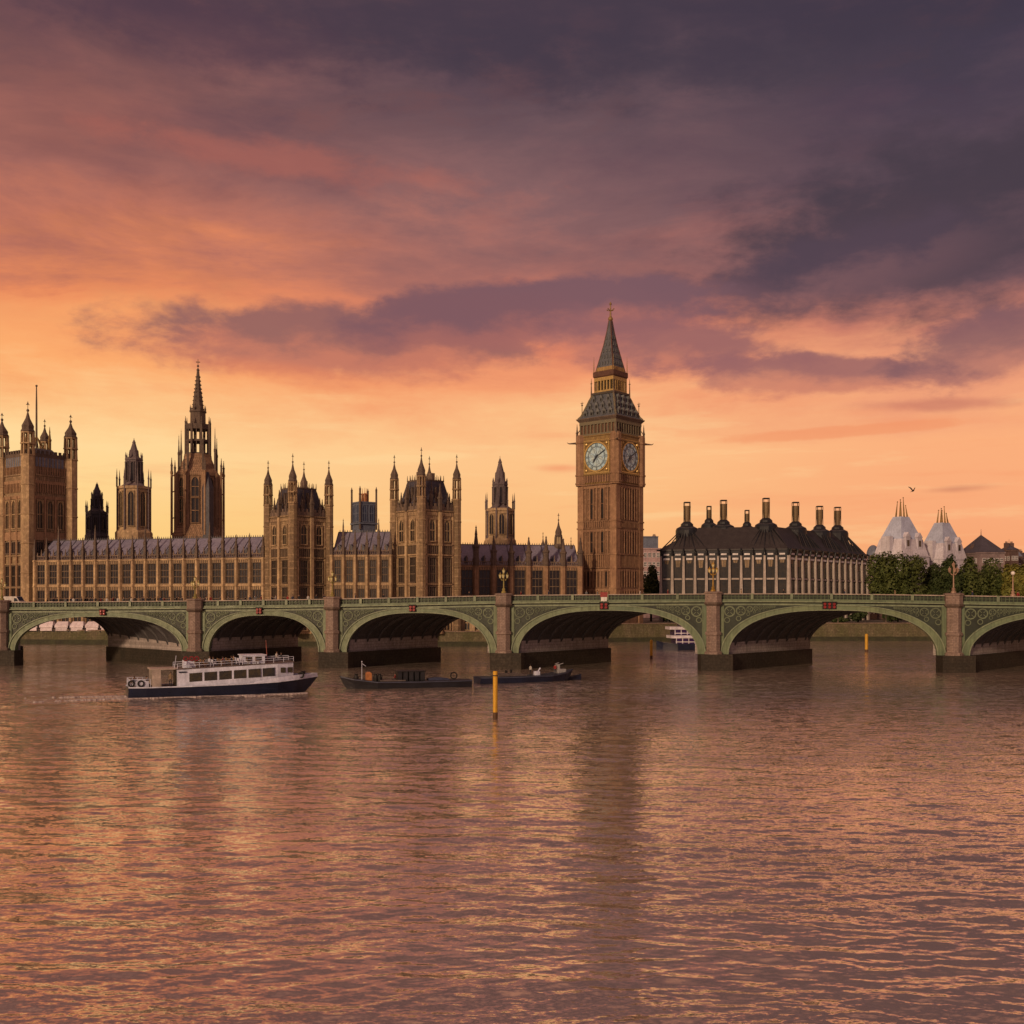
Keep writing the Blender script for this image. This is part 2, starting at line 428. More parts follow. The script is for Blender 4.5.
    # ripple normals, summed per light path so that far water stays rough instead of mirror-smooth
    def nvec(sx, sy, sc, det):
        n = t.nodes.new('ShaderNodeTexNoise'); n.inputs['Scale'].default_value = sc; n.inputs['Detail'].default_value = det; n.inputs['Roughness'].default_value = .6
        n.inputs['Distortion'].default_value = .25
        h.put(n.inputs['Vector'], h.comb(h.m('MULTIPLY', x, sx), h.m('MULTIPLY', y, sy), 0.0)); return n.outputs['Color']
    def vm(op, a, b_=None, sc=None):
        n = t.nodes.new('ShaderNodeVectorMath'); n.operation = op; h.put(n.inputs[0], a)
        if b_ is not None: h.put(n.inputs[1], b_)
        if sc is not None: h.put(n.inputs['Scale'], sc)
        return n.outputs[0]
    a_ = vm('MULTIPLY', vm('SUBTRACT', nvec(.42, 1.0, 2.0, 4), (.5, .5, .5)), (RIP[0] * .6, RIP[0], 0))
    c_ = vm('MULTIPLY', vm('SUBTRACT', nvec(.5, 1.0, 8.5, 3), (.5, .5, .5)), (RIP[1] * .7, RIP[1], 0))
    gust = h.m('MULTIPLY', h.m('MULTIPLY', h.rng(big, 0.3, 0.7, 0.6, 1.3), h.rng(slk, 0.40, 0.62, 0.55, 1.1)), h.rng(y, 60, 150, 1.0, 3.0))
    per = vm('SCALE', vm('ADD', a_, c_), None, gust)
    geo = t.nodes.new('ShaderNodeNewGeometry')
    h.put(b.inputs['Normal'], vm('NORMALIZE', vm('ADD', geo.outputs['Normal'], per)))
    me.materials.append(m_)
    o_ = bpy.data.objects.new('river', me); C.objects.link(o_); struct(o_)
river()

# ------------------------------------------------------------------ far bank: embankment wall and city ground
BANK = [(-900, 345), (at(-60, 322), 322), (at(30, 318), 318), (at(262, 299), 299), (at(508, 298), 298), (at(514, 324), 324),
        (at(580, 330), 330), (at(700, 343), 343), (at(1030, 346), 346), (900, 360)]
GM = mat('paving_ground', (0.10, 0.09, 0.08), 0.9, scale=0.05, var=0.3)
b = MB()
def ground():
    vs = []; fs = []
    for x, y in BANK: vs.append((x, y, 3.4))
    for x, y in BANK: vs.append((x, y + 9, 3.4))
    for x, y in BANK: vs.append((x, y + 9.1, 5.6))
    for x, y in BANK: vs.append((x * 1.6, y + 400, 6.0))
    for x, y in BANK: vs.append((x * 5, 6500, 6.0))
    n = len(BANK)
    for j in range(4):
        for i in range(n - 1): fs.append((j * n + i, j * n + i + 1, (j + 1) * n + i + 1, (j + 1) * n + i))
    b.add(vs, fs)
ground()
struct(b.build('city_ground', GM))
WALLM = mat('mossy_granite_wall', (0.17, 0.145, 0.09), 0.9, var=0.45, scale=0.25, col2=(0.085, 0.095, 0.035), brick=0.5, streak=0.6)
def bank_wall(i0, i1, top, label):
    t = thing('embankment_wall', label, 'river wall')
    w = MB(); c = MB(); d = MB()
    for i in range(i0, i1):
        (x0, y0), (x1, y1) = BANK[i], BANK[i + 1]
        w.prism([(x0, y0 - .5), (x1, y1 - .5), (x1, y1 + .6), (x0, y0 + .6)], 1.3, top, [(x0, y0 - .1), (x1, y1 - .1), (x1, y1 + .6), (x0, y0 + .6)])
        d.prism([(x0, y0 - .9), (x1, y1 - .9), (x1, y1 + .6), (x0, y0 + .6)], -2, 1.3, [(x0, y0 - .62), (x1, y1 - .62), (x1, y1 + .6), (x0, y0 + .6)])
        c.prism([(x0, y0 - .35), (x1, y1 - .35), (x1, y1 + .75), (x0, y0 + .75)], top, top + .25)
    w.build('wall', WALLM, t); c.build('coping', STONE3, t)
    d.build('weedy_footing', mat('tide_weed', (0.045, 0.05, 0.022), 0.8, scale=0.5, col2=(0.022, 0.02, 0.014), var=0.4), t)
bank_wall(0, 4, 3.9, 'long mossy river wall below the honey stone palace')
bank_wall(4, 6, 5.2, 'short mossy river wall beside the clock tower foot')
bank_wall(6, 9, 5.4, 'dark river wall below the trees on the right bank')
# ------------------------------------------------------------------ bridge
GREEN = mat('green_bridge_paint', (0.155, 0.20, 0.11), 0.5, var=0.3, scale=0.12, col2=(0.10, 0.15, 0.095), streak=0.6, bump=0.15)
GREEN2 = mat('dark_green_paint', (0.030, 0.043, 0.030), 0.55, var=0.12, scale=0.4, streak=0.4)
GREENL = mat('pale_green_paint', (0.21, 0.255, 0.16), 0.5, var=0.3, scale=0.15, col2=(0.14, 0.19, 0.13), streak=0.6)
COPE = mat('pale_coping', (0.42, 0.36, 0.31), 0.7, var=0.3, scale=0.5)
GRAN = mat('pink_brown_granite', (0.29, 0.22, 0.185), 0.7, var=0.4, scale=0.5, col2=(0.20, 0.15, 0.13), brick=0.9, streak=0.35)
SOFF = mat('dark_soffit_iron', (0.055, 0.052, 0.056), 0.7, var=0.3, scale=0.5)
PIERS = mat('grey_pier_stone', (0.44, 0.40, 0.39), 0.85, var=0.3, scale=0.3, col2=(0.32, 0.29, 0.285), brick=0.5, streak=0.5)
PLIN = mat('wet_pier_base', (0.045, 0.035, 0.024), 0.75, var=0.5, scale=0.4, col2=(0.02, 0.018, 0.012), brick=0.5, streak=0.4)
ASPH = mat('asphalt', (0.05, 0.05, 0.052), 0.9, scale=0.7)

BA, BB = Vector((at(0, 205), 205)), Vector((at(1024, 182), 182))
BD = (BB - BA)
BU = BD.normalized(); BN = Vector((-BU.y, BU.x))           # along the bridge (left to right); away from the viewer
def bt(px):
    k = (px - 512) / FPX
    return (k * BA.y - BA.x) / (BD.x - k * BD.y) * BD.length
def bp(s, n=0.0): 
    v = BA + BU * s + BN * n
    return (v.x, v.y)
_tp = [(-220, 603), (0, 602), (196, 600.6), (333, 598.8), (504, 595), (713, 593.4), (829, 593.4), (953, 595.2), (1230, 599.5)]
_ts = [bt(p) for p, _ in _tp]; _tz = [zat(q, (BA + BU * s).y) for (p, q), s in zip(_tp, _ts)]
def ptop(s): 
    # smooth camber through the measured heights
    return float(np.interp(s, _ts, _tz)) 
def ptops(s): return (ptop(s - 9) + ptop(s - 4) + ptop(s) + ptop(s + 4) + ptop(s + 9)) / 5

bridge = thing('road_bridge', 'long green iron arch bridge on stone piers across the river', 'bridge')
PX = [-235, 3, 196, 333, 504, 713, 953, 1228]
PS = [bt(p) for p in PX]
# skew of the piers: where the back ends stand (left side and right side offsets in X, Y)
SK = {0: (-14, -14), 1: (-10, -10), 2: (-21.5, 11.2), 3: (14.2, 14.2), 4: (17.2, 17.2), 5: (19.6, 19.6), 6: (20, 20), 7: (22, 22)}
DEP = 22.0
ZSP, ZPL = 3.3, 2.8
def backpt(i, side, off=0.0):
    s = PS[i] + side * 2.6
    x, y = bp(s, 0.5)
    return Vector((x + SK[i][0 if side < 0 else 1], y + DEP))
NSEG = 36
for i in range(len(PX) - 1):
    s0, s1 = PS[i], PS[i + 1]; sm = (s0 + s1) / 2; half = (s1 - s0) / 2
    crown = ptops(sm) - 2.85
    zf = lambda s: ptops(s)
    # front arch rib: an I-section band
    ai, ao = half - 2.6, half - 1.2
    bi, bo = crown - ZSP, crown + 0.92 - ZSP
    arc = lambda c: max(0.0, 1 - abs(c) ** 2.7) ** 0.5
    inn = [(sm - ai * math.cos(PI * k / NSEG), ZSP - 0.5 + (bi + 0.5) * arc(math.cos(PI * k / NSEG))) for k in range(NSEG + 1)]
    out = [(sm - ao * math.cos(PI * k / NSEG), ZSP - 0.5 + (bo + 0.5) * arc(math.cos(PI * k / NSEG))) for k in range(NSEG + 1)]
    rb = MB()
    rings = []
    for (a, za), (c, zc) in zip(inn, out):
        rings.append([(*bp(a, 0.5), za), (*bp(a, -0.25), za), (*bp(c, -0.25), zc), (*bp(c, 0.5), zc)])
    rb.loft(rings)
    rb.build('arch_rib', GREEN, bridge)
    # proud mouldings along both edges of the rib
    for cur, nm in ((inn, 0.0), (out, 1.0)):
        md = MB(); rings = []
        for (a, za), (c, zc) in zip(inn, out):
            f0, f1 = (0.0, 0.16) if nm == 0 else (0.84, 1.0)
            p = (a + (c - a) * f0, za + (zc - za) * f0); q = (a + (c - a) * f1, za + (zc - za) * f1)
            rings.append([(*bp(p[0], -0.24), p[1]), (*bp(p[0], -0.42), p[1]), (*bp(q[0], -0.42), q[1]), (*bp(q[0], -0.24), q[1])])
        md.loft(rings); md.build('rib_moulding', GREENL, bridge)
    # spandrels: dark backing sheet, frames, pierced rings
    for sd in (-1, 1):
        bk = MB(); idx = range(0, NSEG // 2 + 1) if sd < 0 else range(NSEG // 2, NSEG + 1)
        ri = []
        for k in idx:
            s, z = out[k]; zt_ = max(z, ptops(s) - 2.0)
            ri.append([(*bp(s, 0.02), z - 0.1), (*bp(s, 0.02), zt_), (*bp(s, 0.4), zt_), (*bp(s, 0.4), z - 0.1)])
        bk.loft(ri)
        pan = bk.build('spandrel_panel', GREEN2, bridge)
        tr = MB()
        # rings shrinking toward the crown
        s = (s0 + 1.55) if sd < 0 else (s1 - 1.55)
        fr = MB()
        zt0 = ptops(s) - 2.02
        e = 0.3 * -sd
        zlow = float(np.interp(s, [q[0] for q in out], [q[1] for q in out]))
        fr.prism([bp(s, -0.12), bp(s + e, -0.12), bp(s + e, 0.03), bp(s, 0.03)], zlow - 2.0, zt0)
        s += e
        while True:
            zo = float(np.interp(s - sd * 0.2, [q[0] for q in out], [q[1] for q in out])); gap = ptops(s) - 2.1 - zo
            if gap < 0.55 or abs(s - sm) < 1: break
            r = min(gap / 2 * 0.52, 0.95)
            cs = s - sd * r
            zc2 = ptops(cs) - 2.12 - r
            ring = []
            for k in range(13):
                a = 2 * PI * k / 12
                ring.append([(*bp(cs + (r) * math.cos(a), -0.10), zc2 + r * math.sin(a)), (*bp(cs + (r) * math.cos(a), 0.03), zc2 + r * math.sin(a)),
                             (*bp(cs + (r * .78) * math.cos(a), 0.03), zc2 + (r * .78) * math.sin(a)), (*bp(cs + (r * .78) * math.cos(a), -0.10), zc2 + (r * .78) * math.sin(a))])
            tr.loft(ring)
            for k in range(4):
                a = PI / 4 + PI / 2 * k
                p0 = (*bp(cs + r * .2 * math.cos(a), -0.04), zc2 + r * .2 * math.sin(a)); p1 = (*bp(cs + r * .85 * math.cos(a), -0.04), zc2 + r * .85 * math.sin(a))
                tr.tube(p0, p1, 0.07, 0.07, 4)
            # second smaller ring below when tall
            if gap > 2.6 * r * 1.15:
                r2 = r * 0.55; z2 = zc2 - r - r2; c2 = cs - (-sd) * (r - r2)
                ring = []
                for k in range(11):
                    a = 2 * PI * k / 10
                    ring.append([(*bp(c2 + r2 * math.cos(a), -0.10), z2 + r2 * math.sin(a)), (*bp(c2 + r2 * math.cos(a), 0.03), z2 + r2 * math.sin(a)),
                                 (*bp(c2 + r2 * .7 * math.cos(a), 0.03), z2 + r2 * .7 * math.sin(a)), (*bp(c2 + r2 * .7 * math.cos(a), -0.10), z2 + r2 * .7 * math.sin(a))])
                tr.loft(ring)
            s -= sd * 2.1 * r
        tr.build('tracery', mat('tracery_green', (0.14, 0.18, 0.11), 0.6, scale=0.5), pan); fr.build('frame', GREEN, pan)
    # barrel with hanging ribs, running back on the skew
    fl = [Vector((*bp(s, 0.5), z)) for s, z in inn]
    B0, B1 = backpt(i, 1), backpt(i + 1, -1)
    bk_ = []
    for k in range(NSEG + 1):
        c = (1 - math.cos(PI * k / NSEG)) / 2; p = B0 + (B1 - B0) * c
        bk_.append(Vector((p.x, p.y, inn[k][1] )))
    def lift(v, d): return Vector((v.x, v.y, v.z + d))
    sf = MB(); rings = []
    for t in [j / 8 for j in range(9)]:
        rings.append([tuple(lift(fl[k].lerp(bk_[k], t), 0.55)) for k in range(NSEG + 1)])
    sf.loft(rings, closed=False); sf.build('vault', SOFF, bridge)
    for t in [(j + 0.5) / 8 for j in range(8)] + [0.985]:
        rr = MB(); rings = []
        for k in range(NSEG + 1):
            a = fl[k].lerp(bk_[k], t - 0.008); c = fl[k].lerp(bk_[k], t + 0.008)
            rings.append([tuple(a), tuple(lift(a, 0.6)), tuple(lift(c, 0.6)), tuple(c)])
        rr.loft(rings); rr.build('vault_rib', SOFF, bridge)
    # rear face plate
    rp = MB(); rings = []
    for k in range(NSEG + 1):
        v = bk_[k]; zt_ = ptops(sm) - 1.5
        rings.append([(v.x, v.y, v.z), (v.x, v.y, zt_), (v.x, v.y + 0.4, zt_), (v.x, v.y + 0.4, v.z)])
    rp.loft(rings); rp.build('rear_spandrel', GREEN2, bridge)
# piers
for i in range(len(PX)):
    s = PS[i]
    pr = MB()
    Lb, Rb = backpt(i, -1), backpt(i, 1)
    pr.prism([bp(s - 3.0, 0.75), bp(s + 3.0, 0.75), (Rb.x + 0.4, Rb.y), (Lb.x - 0.4, Lb.y)], ZPL, 5.9)
    pier = pr.build('pier', PIERS, bridge)
    pl = MB()
    pl.prism([bp(s - 2.1, -2.0), bp(s + 3.2, -1.6), bp(s + 3.5, 0.9), (Rb.x + 1.0, Rb.y + .6), (Lb.x - 1.0, Lb.y + .6), bp(s - 2.6, 0.6)], -2.5, ZPL)
    pl.build('base', PLIN, pier)
    up = MB(); up.prism([bp(s - 1.7, 0.5), bp(s + 1.7, 0.5), ((Rb.x + Lb.x) / 2 + 2.2, Rb.y), ((Rb.x + Lb.x) / 2 - 2.2, Lb.y)], 5.9, ptops(s) - 2.0)
    up.build('upper_wall', SOFF, pier)
    cx, cy = bp(s, -0.35); zt_ = ptops(s)
    r = 1.25; rot = math.atan2(BU.y, BU.x) + PI / 8
    sh = MB(); sh.lathe(cx, cy, [(r * 1.25, ZPL), (r * 1.25, ZPL + .35), (r, ZPL + .6), (r, 6.0), (r * 1.16, 6.15), (r * 1.16, 6.55), (r * .96, 6.75), (r * .96, zt_ - 2.1)], 8, rot)
    sh.build('shaft', GRAN, pier)
    co = MB(); co.lathe(cx, cy, [(r * 1.02, zt_ - 2.1), (r * 1.3, zt_ - 1.75), (r * 1.3, zt_ - 1.5)], 8, rot); co.build('collar', STONED, pier)
    cp = MB(); cp.lathe(cx, cy, [(r * 1.18, zt_ - 1.5), (r * 1.18, zt_ - 0.05), (r * 1.32, zt_ + .05), (r * 1.32, zt_ + .25), (r * 1.0, zt_ + .35)], 8, rot)
    cp.build('cap', GRAN, pier)
    # green pilaster right of the shaft
    gp = MB(); gp.prism([bp(s - 1.75, -0.2), bp(s + 1.75, -0.2), bp(s + 1.75, 0.45), bp(s - 1.75, 0.45)], 4.0, zt_ - 1.95); gp.build('pilaster', GREEN, pier)
# deck strips
def strip(name, m_, n0, n1, d0, d1, par=bridge, sa=None, sb=None, step=3.0):
    q = MB(); rings = []
    a = PS[0] if sa is None else sa; b_ = PS[-1] if sb is None else sb
    k = max(2, int((b_ - a) / step))
    for j in range(k + 1):
        s = a + (b_ - a) * j / k; z = ptops(s)
        rings.append([(*bp(s, n0), z + d0), (*bp(s, n0), z + d1), (*bp(s, n1), z + d1), (*bp(s, n1), z + d0)])
    q.loft(rings); return q.build(name, m_, par)
strip('frieze', GREENL, -0.05, 0.45, -2.02, -1.72)
strip('painted_shadow_band', GREEN2, 0.1, 0.4, -1.72, -1.5)  # recessed band in dark green stands in for the shadow under the cornice
strip('cornice', GREENL, -0.45, 0.5, -1.5, -1.32)
strip('fascia', GREEN, -0.22, 0.45, -1.32, -0.98)
strip('parapet_backing', GREEN2, 0.05, 0.16, -0.98, -0.15)
strip('coping', COPE, -0.28, 0.34, -0.15, 0.0)
strip('roadway', ASPH, 3.0, 19.0, -1.9, -1.35)
strip('pavement', PIERS, 0.51, 2.98, -1.9, -0.95)
strip('rear_pavement', PIERS, 19.02, 22.0, -1.9, -1.2)
strip('rear_parapet', GREEN, 22.02, 22.4, -2.1, -0.1)
# pierced trefoil pattern of the parapet: small uprights and rings (one mesh, a surface pattern)
pp = MB(); s = PS[0]
while s < PS[-1]:
    z = ptops(s)
    pp.prism([bp(s, -0.10), bp(s + .16, -0.10), bp(s + .16, 0.07), bp(s, 0.07)], z - .98, z - .15)
    pp.prism([bp(s + .16, -0.08), bp(s + .62, -0.08), bp(s + .62, 0.06), bp(s + .16, 0.06)], z - .62, z - .50)
    s += 0.62
pp.build('parapet_tracery', mat('mid_green_paint', (0.075, 0.11, 0.06), 0.6, scale=0.5), bridge)
# parapet pedestals
for i in range(len(PX) - 1):
    n_ = 6
    for j in range(1, n_):
        s = PS[i] + (PS[i + 1] - PS[i]) * j / n_; z = ptops(s)
        q = MB(); q.prism([bp(s - .22, -.34), bp(s + .22, -.34), bp(s + .22, .3), bp(s - .22, .3)], z - .98, z - .01); q.build('parapet_post', GREENL, bridge)

# navigation signs at the arch crowns
REDL = mat('red_signal_lamp', (0.26, 0.018, 0.018), 0.4, scale=2)
def nav_lights(px, kind):
    s = bt(px); z = ptops(s); o = MB(); x, y = bp(s, -0.5)
    t = thing('navigation_light', {0: 'faint red bridge light cluster over the leftmost arch crown', 1: 'red bridge light pair over the second arch crown from the left',
              2: 'red bridge light pair over the third arch crown from the left', 3: 'tall white and red navigation signal over the arch below the clock tower',
              4: 'bright red twin disc navigation signal over the arch below the dark roofed office'}[kind], 'signal light', (x, y, z - 2.0), math.atan2(BU.y, BU.x), 'signals on the bridge arches')
    fr = MB(); w = [0.6, 0.55, 0.6, 0.75, 1.15][kind]
    fr.box(-w, w, 0.0, 0.10, -0.6, 0.55); fr.box(-w - .06, w + .06, -.25, .12, 0.55, 0.65); fr.box(-.06, .06, -.1, .25, -.1, .5); fr.build('backboard', IRON, t)
    n = [2, 2, 2, 2, 3][kind]
    for j in range(n):
        c = (j - (n - 1) / 2) * (2 * w / n)
        for zz in (-0.28, 0.22):
            l = MB(); l.M = shift(c, -0.02, zz) @ Matrix.Rotation(PI / 2, 4, 'X'); l.lathe(0, 0, [(0.20, 0), (0.25, .06), (0.25, .2), (.2, .24)], 12); l.build('lamp', REDL, t)
    if kind == 3:
        q = MB(); q.box(-.5, .5, -.02, .1, .8, 1.5); q.box(-.05, .05, .1, .2, .5, .9); q.build('signboard', mat('white_sign', (0.75, 0.75, 0.72), 0.5, scale=2), t)
        q = MB(); q.box(-.62, .62, .15, .3, 1.5, 2.35); q.box(-.04, .04, .2, .28, .5, 1.6); q.build('red_board', mat('red_board', (0.3, 0.03, 0.03), 0.5, scale=2), t)
nav_lights(104, 0); nav_lights(260, 1); nav_lights(413, 2); nav_lights(604, 3); nav_lights(829, 4)

# lamp standards over the piers
LAMPGLASS = mat('lantern_glass', (0.55, 0.45, 0.22), 0.3, scale=3, emit=((1.0, 0.72, 0.30), 0.15))
LAMPIRON = mat('gilt_green_iron', (0.20, 0.20, 0.07), 0.5, 0.2, scale=2, col2=(0.40, 0.28, 0.08), var=0.5)
LAMPPINK = mat('pale_pink_iron', (0.42, 0.28, 0.20), 0.5, 0.1, scale=2, var=0.4)
def lamp_standard(px, h, label, mtl, glass, single=False):
    s = bt(px); x, y = bp(s, -0.35 if not single else 0.05); z = ptops(s) + (.35 if not single else 0)
    t = thing('street_lamp', label, 'street lamp', (x, y, z), math.atan2(BU.y, BU.x), 'lamp standards along the bridge parapet')
    p = MB(); p.lathe(0, 0, [(.42, 0), (.42, .25), (.25, .4), (.3, .7), (.13, .95), (.10, h * .55), (.16, h * .57), (.08, h * .62), (.07, h - .9)], 8)
    p.build('post', mtl, t)
    spots = [(0, 0, h - .9)] + ([] if single else [(-.62, 0, h - 1.75), (.62, 0, h - 1.75), (0, -.62, h - 1.75)])
    if not single:
        a = MB()
        for q in spots[1:]:
            for k in range(5):
                u0, u1 = k / 5, (k + 1) / 5
                f = lambda u: (q[0] * u, q[1] * u, h - 2.2 + .45 * u * u)
                a.tube(f(u0), f(u1), .045, .045, 5)
            a.sphere((q[0] * .5, q[1] * .5, h - 2.1), .13, 6)
        a.build('arm', mtl, t)
    for q in spots:
        if single:
            l = MB(); l.sphere((0, 0, q[2] + .3), .34, 12); l.build('globe', glass, t, True); continue
        l = MB(); l.lathe(q[0], q[1], [(.13, q[2]), (.25, q[2] + .5), (.25, q[2] + .52)], 6); gl = l.build('lantern', glass, t)
        c = MB(); c.lathe(q[0], q[1], [(.30, q[2] + .5), (.20, q[2] + .68), (.07, q[2] + .75), (.03, q[2] + .98)], 6)
        for k in range(6):
            a0 = PI / 3 * k
            c.tube((q[0] + .13 * math.cos(a0), q[1] + .13 * math.sin(a0), q[2]), (q[0] + .26 * math.cos(a0), q[1] + .26 * math.sin(a0), q[2] + .52), .022, .022, 4)
        c.build('cage', mtl, gl)
lamp_standard(196, 4.1, 'pale golden triple lantern lamp above the second pier from the left', LAMPIRON, LAMPGLASS)
lamp_standard(333, 4.6, 'green gilt triple lantern lamp in front of the first pavilion tower', LAMPIRON, LAMPGLASS)
lamp_standard(504, 4.4, 'triple lantern lamp on the pier left of the clock tower', LAMPIRON, LAMPGLASS)
lamp_standard(713, 5.0, 'golden triple lantern lamp in front of the dark roofed office', mat('bright_gilt', (0.50, 0.30, 0.05), 0.45, 0.3, scale=2, var=0.5), LAMPGLASS)
lamp_standard(953, 5.2, 'pale pink triple lantern lamp in front of the dark trees', LAMPPINK, LAMPPINK)
lamp_standard(1013, 4.4, 'white globe lamp near the right edge of the bridge', LAMPPINK, mat('opal_globe', (0.8, 0.78, 0.75), 0.3, scale=3), True)
lamp_standard(3, 4.2, 'dark triple lantern lamp at the far left end of the bridge', LAMPIRON, LAMPGLASS)
# ------------------------------------------------------------------ gothic vocabulary
WCACHE = {}
def window_meshes(w, h, mull, pointed, transom, frame_mat, depth=0.30, glass=GLASS):
    key = (round(w, 2), round(h, 2), mull, pointed, transom, frame_mat.name, depth, glass.name)
    if key in WCACHE: return WCACHE[key]
    f = MB(); d = depth; t = 0.16
    f.box(-w / 2 - t, -w / 2, -d, -.0, 0, h); f.box(w / 2, w / 2 + t, -d, -.0, 0, h)
    f.box(-w / 2 - t - .05, w / 2 + t + .05, -d - .08, 0, -.22, 0); f.box(-w / 2 - t - .05, w / 2 + t + .05, -d - .08, 0, h, h + .2)
    for k in range(1, mull + 1):
        x = -w / 2 + w * k / (mull + 1); f.box(x - .06, x + .06, -d * .55, -.03, 0, h)
    for k in range(transom):
        z = h * (k + 1) / (transom + 1); f.box(-w / 2, w / 2, -d * .62, -.03, z - .12, z + .12)
    if pointed:
        # two curved spandrel pieces closing the head to a pointed arch
        a = w * 0.85
        for sd in (-1, 1):
            pts = [(sd * w / 2, h - a)]
            for k in range(1, 6):
                u = k / 5; pts.append((sd * w / 2 * (1 - u ** 1.6), h - a + a * math.sin(u * PI / 2) * .97))
            pts.append((0, h)); pts.append((sd * w / 2, h))
            vs = [(x, -d * .8, z) for x, z in pts] + [(x, -.03, z) for x, z in pts]; n = len(pts)
            fs = [tuple(range(n)), tuple(reversed(range(n, 2 * n)))] + [(i, i + n, (i + 1) % n + n, (i + 1) % n) for i in range(n)]
            f.add(vs, fs)
    g_ = MB(); g_.box(-w / 2, w / 2, -.028, .0, 0, h)
    WCACHE[key] = (f.mesh('window', frame_mat), g_.mesh('pane', glass))
    return WCACHE[key]
def window(parent, M, w, h, mull=1, pointed=False, transom=0, fm=None, depth=.3, glass=None):
    """a window of its own at matrix M (x along the wall, -y out of it), with its pane"""
    a, b_ = window_meshes(w, h, mull, pointed, transom, fm or STONE, depth, glass or GLASS)
    o = bpy.data.objects.new('window', a); C.objects.link(o); o.parent = parent; o.matrix_local = M
    p = bpy.data.objects.new('pane', b_); C.objects.link(p); p.parent = o
    return o
def pinnacle(mb, x, y, z0, z1, r, n=4, knob=True):
    """square or octagonal shaft ending in a crocketed spirelet"""
    h = z1 - z0
    mb.lathe(x, y, [(r, z0), (r, z0 + h * .42), (r * 1.25, z0 + h * .45), (r * 1.25, z0 + h * .50), (r * .85, z0 + h * .52), (r * .45, z0 + h * .74), (r * .52, z0 + h * .76), (r * .15, z0 + h * .95), (0.02, z1)], n, PI / 4 if n == 4 else PI / 8)
    if knob: mb.sphere((x, y, z1 - h * .06), r * .32, 6)
def turret_cap(mb, x, y, z, r, h, n=8):
    """ogee cap with ball and cross"""
    mb.lathe(x, y, [(r * .95, z), (r * 1.05, z + h * .03), (r * .86, z + h * .10), (r * .90, z + h * .20), (r * .62, z + h * .32), (r * .34, z + h * .44), (r * .17, z + h * .58), (.09, z + h * .68), (.06, z + h)], n, PI / 8)
    mb.sphere((x, y, z + h * .70), max(.2, r * .24), 6); mb.sphere((x, y, z + h * .93), max(.12, r * .15), 6)
    mb.box(x - r * .28, x + r * .28, y - .05, y + .05, z + h * .88, z + h * .90)
def corner_turret(parent, x, y, r, z0, zs, zl, zt, m, n=8):
    """octagonal corner turret: shaft z0..zs, two-tier open lantern zs..zl, ogee cap zl..zt"""
    s_ = MB(); s_.lathe(x, y, [(r, z0), (r, zs)], n, PI / 8)
    k = 6
    for j in range(1, k):
        z = z0 + (zs - z0) * j / k; s_.lathe(x, y, [(r * 1.0, z - .25), (r * 1.09, z - .12), (r * 1.09, z + .12), (r, z + .25)], n, PI / 8)
    t = s_.build('corner_turret', m, parent)
    l = MB(); mid = (zs + zl) / 2
    for zz0, zz1 in ((zs, mid), (mid, zl)):
        l.lathe(x, y, [(r * 1.1, zz0 - .15), (r * 1.1, zz0 + .2)], n, PI / 8)
        for i in range(n):
            a = PI / 8 + 2 * PI * i / n
            l.tube((x + r * .88 * math.cos(a), y + r * .88 * math.sin(a), zz0), (x + r * .84 * math.cos(a), y + r * .84 * math.sin(a), zz1 - .1), r * .17, r * .15, 4)
    l.lathe(x, y, [(r * .98, zl - .35), (r * 1.05, zl)], n, PI / 8)
    l.build('lantern', m, t)
    c = MB(); turret_cap(c, x, y, zl, r * .98, zt - zl); c.build('cap', STONED if m is not STONED else m, t)
    return t
def band(mb, h, z, hh=.35, out=.35):
    mb.box(-h - out, h + out, -h - out, h + out, z - hh / 2, z + hh / 2)
def battlement(mb, hx, hy, z, h=1.3, step=1.5, th=.3):
    """pierced parapet with merlons round a rectangle"""
    for M in (Matrix.Identity(4), turn(PI)):
        k0 = mb.M.copy(); mb.M = k0 @ M
        mb.box(-hx, hx, -hy, -hy + th, z, z + h * .55)
        n = max(3, int(2 * hx / step))
        for i in range(n):
            x = -hx + 2 * hx * (i + .5) / n; mb.box(x - step * .27, x + step * .27, -hy, -hy + th, z + h * .55, z + h)
        mb.M = k0 @ M @ turn(PI / 2)
        mb.box(-hy, hy, -hx, -hx + th, z, z + h * .55)
        n = max(3, int(2 * hy / step))
        for i in range(n):
            x = -hy + 2 * hy * (i + .5) / n; mb.box(x - step * .27, x + step * .27, -hx, -hx + th, z + h * .55, z + h)
        mb.M = k0

